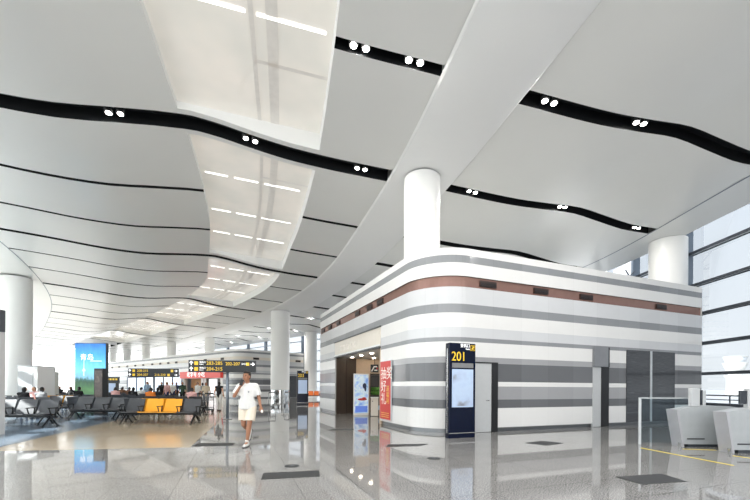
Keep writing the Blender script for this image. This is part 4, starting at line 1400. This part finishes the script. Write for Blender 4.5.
# ------------------------------------------------------------------ people
def fused(mb, voxel, mats=None, smooth=4):
    me = bpy.data.meshes.new('tmp'); me.from_pydata(mb.v, [], mb.f)
    o = bpy.data.objects.new('tmp', me); COL.objects.link(o)
    r = o.modifiers.new('r', 'REMESH'); r.mode = 'VOXEL'; r.voxel_size = voxel
    s = o.modifiers.new('s', 'SMOOTH'); s.iterations = smooth; s.factor = .5
    bpy.context.view_layer.update()
    dg = bpy.context.evaluated_depsgraph_get()
    out = bpy.data.meshes.new_from_object(o.evaluated_get(dg))
    bpy.data.objects.remove(o); bpy.data.meshes.remove(me)
    out.polygons.foreach_set('use_smooth', [True] * len(out.polygons))
    return out


def seg_d(p, a, b):
    d = b - a; t = max(0, min(1, (p - a).dot(d) / max(d.length_squared, 1e-9))); return (a + d * t - p).length


def J_stand(stride=0.1, arms='down'):
    j = dict(pel=(0, 0, .92), chest=(0, .0, 1.24), neck=(0, 0, 1.47), head=(0, -.02, 1.60),
             sl=(.18, 0, 1.40), sr=(-.18, 0, 1.40), el=(.24, .03, 1.12), er=(-.24, .03, 1.12), wl=(.25, -.06, .88), wr=(-.25, -.06, .88),
             hl=(.09, 0, .90), hr=(-.09, 0, .90), kl=(.10, -stride, .50), kr=(-.10, stride * .4, .50), al=(.10, -stride * 1.3, .09), ar=(-.10, stride * 2.0, .10))
    if arms == 'up': j.update(er=(-.22, -.16, 1.15), wr=(-.06, -.25, 1.36))
    if arms == 'hold': j.update(er=(-.22, -.05, 1.13), wr=(-.08, -.28, 1.12), el=(.22, -.05, 1.13), wl=(.08, -.28, 1.12))
    return j


def J_sit():
    j = dict(pel=(0, .05, .59), chest=(0, .10, .90), neck=(0, .09, 1.11), head=(0, .05, 1.23),
             sl=(.18, .10, 1.05), sr=(-.18, .10, 1.05), el=(.22, .02, .80), er=(-.22, .02, .80), wl=(.12, -.2, .70), wr=(-.12, -.2, .70),
             hl=(.09, .03, .56), hr=(-.09, .03, .56), kl=(.12, -.42, .53), kr=(-.12, -.42, .53), al=(.12, -.42, .09), ar=(-.12, -.42, .09))
    return j


def simple_person(px, y, rz, label, top, bottom, hair='hair', pose='stand', skin='skin', height=1.70, longhair=False, sleeves=True, shorts=False, bag=None, stride=.06, group='people in the hall', seatz=0):
    j = J_sit() if pose == 'sit' else J_stand(stride, 'hold' if pose == 'hold' else 'down')
    j = {k: Vector(v) for k, v in j.items()}
    mb = MB()
    bones = []
    def cap(a, b, r0, r1, m):
        A = j[a] if isinstance(a, str) else a; B = j[b] if isinstance(b, str) else b
        mb.capsule(A, B, r0, r1, 10); bones.append((A, B, m, (r0 + r1) / 2))
    T, B_, K, Hh, Sh = 0, 1, 2, 3, 4
    cap('pel', 'chest', .13, .15, T); cap('chest', 'neck', .12, .055, T); cap('sl', 'sr', .07, .07, T); cap(j['chest'] + Vector((.07, 0, 0)), j['chest'] - Vector((.07, 0, 0)), .12, .12, T)
    cap(j['hl'], j['hr'], .12, .12, B_)
    cap('neck', 'head', .05, .06, K)
    hd = j['head']
    mb.ellipsoid(hd, (.078, .098, .115), n=14, h=10); bones.append((hd + Vector((0, -.05, -.03)), hd + Vector((0, -.05, 0)), K, .08)); bones.append((hd + Vector((0, .04, .05)), hd + Vector((0, .03, -.02 if not longhair else -.16)), Hh, .08))
    mb.ellipsoid(hd + Vector((0, -.10, -.015)), (.014, .018, .02), n=8, h=6)
    for s in (-1, 1): mb.ellipsoid(hd + Vector((s * .08, .005, -.01)), (.012, .025, .035), n=8, h=6)
    if longhair: mb.ellipsoid(hd + Vector((0, .05, -.06)), (.085, .07, .15), n=12, h=8)
    for s in 'lr':
        cap('s' + s, 'e' + s, .052, .042, T if sleeves else K); cap('e' + s, 'w' + s, .042, .03, K)
        d = (j['w' + s] - j['e' + s]).normalized(); cap(j['w' + s], j['w' + s] + d * .11, .034, .022, K)
        cap(j['w' + s] + d * .04, j['w' + s] + d * .08 + Vector((0, -.045, 0)), .014, .011, K)
        mid = j['h' + s].lerp(j['k' + s], .75)
        cap('h' + s, mid, .095, .075, B_); cap(mid, 'k' + s, .07, .06, K if shorts else B_); cap('k' + s, 'a' + s, .058, .04, K if shorts else B_)
        A = j['a' + s]; cap(A + Vector((0, .04, -.04)), A + Vector((0, -.15, -.05)), .045, .038, Sh)
    me = fused(mb, .02, smooth=3)
    for m in (MT[top], MT[bottom], MT[skin], MT[hair], MT['sole']): me.materials.append(m)
    for p in me.polygons:
        c = Vector(p.center)
        best = min(bones, key=lambda b: seg_d(c, b[0], b[1]) - b[3]); p.material_index = best[2]
    me.name = 'person'
    o = bpy.data.objects.new('person', me); COL.objects.link(o)
    sc = height / 1.72; o.scale = (sc, sc, sc)
    k = (px - CX) / FPX; o.location = (k * y, y, 0); o.rotation_euler = (0, 0, rz)
    zmin = min(v.co.z for v in me.vertices); o.location.z = -zmin * sc + seatz + .002
    tag(o, label, 'person', group)
    return o


# the walking man ------------------------------------------------------------
def walking_man():
    p = on_z(247.5, 446.3)
    e = empty('person', (p.x - .02, p.y + .05, 0.0), 0.0)
    tag(e, 'man in white T-shirt and cream shorts walking, hand raised to his mouth', 'person', 'people in the hall')
    V = Vector
    j = dict(pel=V((0, 0, .94)), chest=V((0, .0, 1.26)), neck=V((-.005, -.01, 1.48)), head=V((-.015, -.035, 1.625)),
             sr=V((-.185, 0, 1.41)), sl=V((.185, .0, 1.41)), er=V((-.27, -.12, 1.17)), wr=V((-.10, -.19, 1.40)), el=V((.25, .03, 1.15)), wl=V((.32, -.04, .92)),
             hl=V((.09, 0, .92)), hr=V((-.09, 0, .92)), kl=V((.075, -.10, .51)), al=V((.03, -.12, .09)), kr=V((-.085, -.02, .50)), ar=V((-.08, .36, .30)))
    b = MB(); c = b.capsule
    c(j['pel'], j['chest'], .115, .13); c(j['chest'], j['neck'], .11, .052); c(j['sl'], j['sr'], .06, .06); c(j['hl'], j['hr'], .11, .11)
    c(j['neck'], j['head'] + V((0, .02, -.05)), .052, .055)
    hd = j['head']; R = Matrix.Rotation(.18, 3, 'Z')      # head turned a little to his right
    R = Matrix.Rotation(-.25, 3, 'Z')
    def h(x, y, z): return hd + R @ V((x, y, z))
    b.ellipsoid(h(0, .012, .03), (.076, .098, .095), n=20, h=14, T=R); b.ellipsoid(h(0, -.025, -.04), (.062, .068, .075), n=18, h=12, T=R)
    b.ellipsoid(h(0, -.062, -.085), (.03, .025, .025), n=10, h=8, T=R)               # chin
    b.capsule(h(0, -.088, .02), h(0, -.108, -.012), .010, .016, 10)                      # nose
    for s in (-1, 1):
        b.ellipsoid(h(s * .077, .012, -.005), (.012, .026, .036), n=10, h=8, T=R)       # ears
        b.ellipsoid(h(s * .04, -.06, -.015), (.026, .024, .026), n=10, h=8, T=R)        # cheeks
        b.capsule(h(s * .014, -.083, .033), h(s * .052, -.07, .035), .011, .010, 8)      # brow
    b.capsule(h(-.02, -.086, -.052), h(.02, -.086, -.052), .009, .009, 8)                # lips
    for s in 'lr':
        c(j['s' + s], j['e' + s], .050, .040); c(j['e' + s], j['w' + s], .042, .027)
        c(j['h' + s], j['k' + s], .090, .056)
        mid = j['k' + s].lerp(j['a' + s], .3); c(j['k' + s], mid, .054, .056); c(mid, j['a' + s], .056, .034)
    # feet
    for s, d in (('l', V((0, -.16, -.045))), ('r', V((0, -.04, -.17)))):
        A = j['a' + s]; c(A, A + d, .036, .028)
    me = fused(b, .011, smooth=4); me.materials.append(MT['skin']); me.name = 'body'
    o = bpy.data.objects.new('body', me); COL.objects.link(o); o.parent = e
    # hands: palm, four fingers and a thumb each
    def hand(w, d, up, side, curl):
        hb = MB(); d = d.normalized(); sd = d.cross(up).normalized() * side; nn = sd.cross(d).normalized() * side
        hb.capsule(w, w + d * .035, .026, .030, 10)
        hb.capsule(w + d * .03 + sd * .016, w + d * .075 + sd * .022, .019, .016, 8); hb.capsule(w + d * .03 - sd * .016, w + d * .075 - sd * .022, .019, .016, 8)
        for i, l in enumerate((.072, .082, .076, .058)):
            o0 = w + d * .085 + sd * (.030 - .020 * i); prev = o0; ang = 0
            for q, f in enumerate((.45, .32, .23)):
                ang += curl * (1 + .15 * i); nxt = prev + (d * math.cos(ang) + nn * math.sin(ang)) * (l * f)
                hb.capsule(prev, nxt, .0088 - .0008 * q, .0082 - .0008 * q, 8); prev = nxt
        t0 = w + d * .03 + sd * .026; t1 = t0 + (d * .6 + sd * .7 + nn * .3).normalized() * .036; t2 = t1 + (d * .9 + sd * .15 + nn * .45).normalized() * .03
        hb.capsule(w + d * .015, t0, .017, .014, 8); hb.capsule(t0, t1, .0125, .0105, 8); hb.capsule(t1, t2, .0105, .009, 8)
        m = fused(hb, .0055, smooth=2); m.materials.append(MT['skin']); m.name = 'hand'
        ho = bpy.data.objects.new('hand', m); COL.objects.link(ho); ho.parent = e
    dr = (j['wr'] - j['er']).normalized(); hand(j['wr'] - dr * .005, (dr + V((.25, .05, .35))), V((0, 1, .2)), 1, .55)
    dl = (j['wl'] - j['el']).normalized(); hand(j['wl'] - dl * .005, dl + V((.05, -.1, 0)), V((0, 1, 0)), -1, .35)
    # hair
    hb = MB(); hb.ellipsoid(h(0, .022, .045), (.084, .102, .092), n=20, h=12, T=R); hb.ellipsoid(h(0, -.05, .105), (.058, .045, .03), n=14, h=8, T=R); hb.ellipsoid(h(0, .06, .0), (.072, .055, .08), n=14, h=8, T=R)
    m = fused(hb, .012, smooth=2); m.materials.append(MT['hair']); m.name = 'hair'
    # cut hair away from the face
    o = bpy.data.objects.new('hair', m); COL.objects.link(o); o.parent = e
    import bmesh
    bmm = bmesh.new(); bmm.from_mesh(m); Ri = R.transposed()
    kill = []
    for v in bmm.verts:
        q = Ri @ (v.co - hd)
        if (q.y < -.035 and q.z < .062) or (q.y < .0 and q.z < .02): kill.append(v)
    bmesh.ops.delete(bmm, geom=kill, context='VERTS'); bmm.to_mesh(m); bmm.free()
    # eyes, brows, mouth
    eb = MB()
    for s in (-1, 1): eb.ellipsoid(h(s * .032, -.083, .012), (.012, .006, .006), n=10, h=6, T=R)
    eb.build('eye', MT['hair'], e)
    eb = MB()
    for s in (-1, 1): eb.capsule(h(s * .016, -.094, .036), h(s * .05, -.08, .037), .004, .003, 6)
    eb.build('eyebrow', MT['hair'], e)
    eb = MB(); eb.capsule(h(-.018, -.0945, -.052), h(.018, -.0945, -.052), .005, .005, 6); eb.build('lips', mat('lips', (158, 96, 86), .5), e)
    # T-shirt
    t = MB(); c = t.capsule
    c(V((0, 0, .9)), V((0, 0, 1.28)), .15, .15); c(V((.085, 0, .88)), V((.095, 0, 1.3)), .122, .122); c(V((-.085, 0, .88)), V((-.095, 0, 1.3)), .122, .122)
    c(V((.165, 0, 1.398)), V((-.165, 0, 1.398)), .082, .082); c(V((0, 0, 1.3)), V((0, 0, 1.42)), .13, .085)
    for s in 'lr':
        q = j['s' + s].lerp(j['e' + s], .88); c(j['s' + s] + V((0, 0, -.008)), q, .074, .082)
    m = fused(t, .013, smooth=4)
    bmm = bmesh.new(); bmm.from_mesh(m)
    kill = [v for v in bmm.verts if v.co.z < .86 or (v.co - V((0, -.03, 1.52))).length < .062]
    for s in 'lr':
        ax = (j['e' + s] - j['s' + s]).normalized(); q = j['s' + s].lerp(j['e' + s], .86)
        kill += [v for v in bmm.verts if (v.co - q).dot(ax) > 0 and (v.co - q).length < .14 and v not in kill]
    bmesh.ops.delete(bmm, geom=list(set(kill)), context='VERTS'); bmm.to_mesh(m); bmm.free()
    m.materials.append(MT['tee']); m.name = 'shirt'
    o = bpy.data.objects.new('shirt', m); COL.objects.link(o); o.parent = e
    sd = o.modifiers.new('thick', 'SOLIDIFY'); sd.thickness = .006
    lb = MB(); lb.box((.075, -.155, 1.27), (.028, .02, .04), bev=.004); lb.build('chest_badge', MT['c_grey'], e)
    # shorts
    t = MB(); c = t.capsule
    c(V((.07, 0, .93)), V((-.07, 0, .93)), .125, .125)
    for s in 'lr':
        q = j['h' + s].lerp(j['k' + s], .80); c(j['h' + s] + V((.01 if s == 'l' else -.01, 0, 0)), q + V((.012 if s == 'l' else -.012, 0, 0)), .112, .106)
    m = fused(t, .013, smooth=4)
    bmm = bmesh.new(); bmm.from_mesh(m); kill = [v for v in bmm.verts if v.co.z > .99]
    for s in 'lr':
        ax = (j['k' + s] - j['h' + s]).normalized(); q = j['h' + s].lerp(j['k' + s], .80)
        kill += [v for v in bmm.verts if (v.co - q).dot(ax) > 0 and v.co.z < .75]
    bmesh.ops.delete(bmm, geom=list(set(kill)), context='VERTS'); bmm.to_mesh(m); bmm.free()
    m.materials.append(MT['shorts']); m.name = 'shorts'
    o = bpy.data.objects.new('shorts', m); COL.objects.link(o); o.parent = e
    sd = o.modifiers.new('thick', 'SOLIDIFY'); sd.thickness = .006
    lb = MB(); lb.box((.16, -.10, .72), (.05, .012, .012), bev=.003, T=Matrix.Rotation(.5, 3, 'Z')); lb.build('shorts_logo', MT['c_grey'], e)
    # shoes with socks
    for s in 'lr':
        A = j['a' + s]
        if s == 'l': T = Matrix.Identity(3)
        else: T = Matrix.Rotation(math.radians(62), 3, 'X')
        def q(x, y, z): return A + T @ V((x, y, z))
        sb = MB(); sb.capsule(q(0, .045, -.035), q(0, -.06, -.04), .043, .046, 12); sb.capsule(q(0, -.06, -.04), q(0, -.17, -.052), .046, .036, 12); sb.capsule(q(0, .03, .0), q(0, .01, -.03), .045, .05, 12)
        m = fused(sb, .011, smooth=2); m.materials.append(MT['shoe']); m.name = 'shoe'
        o = bpy.data.objects.new('shoe', m); COL.objects.link(o); o.parent = e
        kb = MB(); kb.box(tuple(A + T @ V((0, -.06, -.079))), (.088, .29, .02), T=T, bev=.008); so = kb.build('sole', MT['sole'], o)
        kb = MB(); kb.tube(q(0, .0, .015), q(0, 0, .07), .043, .041, 14); kb.build('sock', MT['c_white'], o)
    return e, j


man, mj = walking_man()
ph = MB(); ph.box((0, 0, 0), (.07, .012, .14), bev=.004, T=Matrix.Rotation(.25, 3, 'Z') @ Matrix.Rotation(.3, 3, 'Y'))
wv = Vector(man.location) + mj['wr']
pho = ph.build('mobile_phone', MT['black'], None, tuple(wv + Vector((.045, -.055, .085))))
tag(pho, 'black mobile phone held to the mouth of the man in white', 'phone')
wv = Vector(man.location) + mj['wl']
tp = MB(); tp.ellipsoid((0, 0, 0), (.03, .026, .035), n=12, h=8); tp.ellipsoid((.012, -.012, -.02), (.02, .02, .02), n=10, h=6)
tag(tp.build('paper_tissue', MT['tee'], None, tuple(wv + Vector((.042, -.045, -.10)))), 'small white tissue in the lowered hand of the walking man', 'tissue')

simple_person(219, 20.5, PI, 'woman in black vest and white trousers seen from behind by the sign pole', 'c_black', 'c_white', sleeves=False, longhair=False, height=1.66, skin='skin2')
simple_person(206, 22.5, .4, 'person in patterned pale clothes standing left of the woman in black', 'c_tan', 'c_grey', height=1.64)
simple_person(197.5, 24.5, -.4, 'person in white shirt standing in front of the red shop', 'c_white', 'c_grey', height=1.68)
simple_person(202.5, 27, PI, 'person in grey top before the shop display', 'c_grey', 'c_white', height=1.66)
simple_person(182.5, 27, 0.2, 'person in dark green top standing left of the red shop', 'c_green', 'c_black', height=1.70)
simple_person(192.5, 17.5, PI, 'person in pink top seated by the end of the yellow bench', 'c_pink', 'c_black', pose='sit', longhair=True, seatz=0)
crowd = [
    (25.5, 15.2, PI, 'seated person with black hair, leftmost of the three behind the left bench', 'c_black', 'c_navy', 'sit'),
    (33.0, 16.5, 0, 'seated person with pale face, middle of the three behind the left bench', 'c_pink', 'c_navy', 'sit'),
    (43.0, 15.2, PI, 'seated person with dark hair before the cream cabin', 'c_grey', 'c_black', 'sit'),
    (53.5, 23, 0, 'person in pink seated beside the small blue screen', 'c_pink', 'c_black', 'sit'),
    (59, 26.5, 0, 'person in black seated left of the large blue screen', 'c_black', 'c_black', 'sit'),
    (70, 23, 0, 'person in black at the left edge of the blue screen', 'c_black', 'c_navy', 'sit'),
    (80, 19.8, PI, 'dark haired seated person in front of the blue screen', 'c_black', 'c_black', 'sit'),
    (116.5, 19.8, PI, 'person in pink top seated right of the dark pylon', 'c_pink', 'c_tan', 'sit'),
    (123, 26.5, PI, 'person in brown top seated under the far sign', 'c_brown', 'c_black', 'sit'),
    (130, 23, PI, 'person in brown seated further under the far sign', 'c_brown', 'c_navy', 'sit'),
    (134, 19.8, PI, 'person in black leaning back below the further direction sign', 'c_black', 'c_black', 'sit'),
    (142, 23, PI, 'person in white top seated left of the sign pole', 'c_white', 'c_navy', 'sit'),
    (147.5, 25, .1, 'person in light blue shirt standing left of the far sign pole', 'c_blue', 'c_navy', 'stand'),
    (151.5, 17.5, PI, 'person in orange top seated right behind the yellow bench', 'c_orange', 'c_black', 'sit'),
    (158.5, 19.8, PI, 'person in black seated right of the far sign pole', 'c_black', 'c_black', 'sit'),
    (161.5, 28, .2, 'person in black top standing right of the far sign pole', 'c_black', 'c_black', 'stand'),
    (167, 26, -.2, 'person in pale pink standing behind the yellow seats', 'c_pink', 'c_navy', 'stand'),
    (172.5, 29, .3, 'person in white and navy standing behind the yellow seats', 'c_white', 'c_navy', 'stand'),
    (176.5, 31, .1, 'person in dark navy standing left of the red shop corner', 'c_navy', 'c_black', 'stand'),
]
for px, y, rz, lab, a, b, pose in crowd:
    simple_person(px, y, rz, lab, a, b, pose=pose, height=1.7, skin=random.choice(['skin', 'skin2']), longhair=random.random() < .35)
for px, y, n, rz, lab in ((34, 15.2, 3, PI, 'grey bench carrying the two dark haired people behind the left bench'),
                          (13, 16.5, 3, 0, 'grey bench carrying the pale faced person, facing the hall on the left'),
                          (170, 17.5, 5, PI, 'grey bench behind the yellow seats with the person in orange'),
                          (80, 19.8, 3, PI, 'grey bench just in front of the blue landscape screen'),
                          (128, 19.8, 4, PI, 'grey bench with the person in pink right of the dark pylon'),
                          (170, 19.8, 2, PI, 'grey bench right of the far sign pole'),
                          (61, 23, 3, 0, 'grey bench left of the blue landscape screen'),
                          (131, 23, 4, PI, 'grey bench beneath the further direction sign'),
                          (58, 26.5, 3, 0, 'most distant grey bench on the left'),
                          (125, 26.5, 4, PI, 'most distant grey bench by the lit shop windows')):
    place(bench(['grey'] * n, lab), px, y, rz)

# ------------------------------------------------------------------ lights and world
LAMP_W = 60.0
FAR_FILL_W = 250.0
W = bpy.data.worlds.new('sky'); S.world = W; W.use_nodes = True
nt = W.node_tree; bg = nt.nodes['Background']
tc = nt.nodes.new('ShaderNodeTexCoord'); sp = nt.nodes.new('ShaderNodeSeparateXYZ')
nt.links.new(tc.outputs['Generated'], sp.inputs[0])
rp = nt.nodes.new('ShaderNodeValToRGB'); el = rp.color_ramp.elements
el[0].position = 0.0; el[0].color = lin((250, 250, 248)); el[1].position = 0.8; el[1].color = lin((222, 231, 243))
nt.links.new(sp.outputs['Z'], rp.inputs['Fac'])
# the sky is brighter towards the sun's side
dirn = nt.nodes.new('ShaderNodeVectorMath'); dirn.operation = 'DOT_PRODUCT'; dirn.inputs[1].default_value = (-0.85, 0.5, 0.1)
nt.links.new(tc.outputs['Generated'], dirn.inputs[0])
mr = nt.nodes.new('ShaderNodeMapRange'); mr.inputs['From Min'].default_value = -1; mr.inputs['From Max'].default_value = 1
mr.inputs['To Min'].default_value = 0.75; mr.inputs['To Max'].default_value = 1.75
nt.links.new(dirn.outputs['Value'], mr.inputs['Value'])
sc_ = nt.nodes.new('ShaderNodeVectorMath'); sc_.operation = 'SCALE'
nt.links.new(rp.outputs['Color'], sc_.inputs[0]); nt.links.new(mr.outputs[0], sc_.inputs['Scale'])
nt.links.new(sc_.outputs[0], bg.inputs['Color'])
bg.inputs['Strength'].default_value = 2.0
sd = bpy.data.lights.new('sun', 'SUN'); sd.energy = 11.0; sd.angle = math.radians(0.6); sd.color = (1.0, .96, .9)
so = bpy.data.objects.new('sun', sd); COL.objects.link(so)
el_ = math.radians(31)
dirv = Vector((math.cos(el_) * .93, math.cos(el_) * .37, -math.sin(el_)))
so.rotation_euler = dirv.to_track_quat('-Z', 'Y').to_euler()

# lamps: the twin spotlights seen in the slots, and fill lamps added for brightness
def in_view(p):
    v = p - Vector((0, 0, CAMZ))
    if v.y < 0.1: return False
    x = CX + FPX * v.dot(RV) / v.y; y = CY - FPX * v.dot(UV_) / v.y
    return -20 < x < 770 and -20 < y < 520


def lamp(p, w):
    ld = bpy.data.lights.new('spot_and_fill_lamp', 'AREA'); ld.shape = 'DISK'; ld.size = 0.16; ld.energy = w; ld.color = (1, .975, .94)
    lo = bpy.data.objects.new('spot_and_fill_lamp', ld); COL.objects.link(lo); lo.location = p


for c in SPOT_P:
    lamp(c - Vector((0, 0, .03)), LAMP_W)
for j in (-3, -2, -1, 0, 1, 2, 3):  # fill lamps outside the frame, added to brighten the hall
    for u in (0.25, 0.75, 2.5, 4.3, 4.75):
        p = C(u, j)
        if not in_view(p): lamp(p + Vector((0, 0, .1)), LAMP_W)
for j in range(3, 18, 2):  # fill lamps added to brighten the far end
    for u in (4.3, 4.8):
        lamp(C(u, j) + Vector((0, 0, .2)), FAR_FILL_W)

S.view_settings.view_transform = 'Standard'
S.view_settings.look = 'None'
S.view_settings.gamma = 1.0
S.view_settings.exposure = 0.38
S.view_settings.use_curve_mapping = False
S.cycles.use_denoising = True
S.cycles.max_bounces = 8
S.cycles.diffuse_bounces = 4
S.cycles.glossy_bounces = 4
S.cycles.transparent_max_bounces = 12
S.cycles.sample_clamp_indirect = 4.0
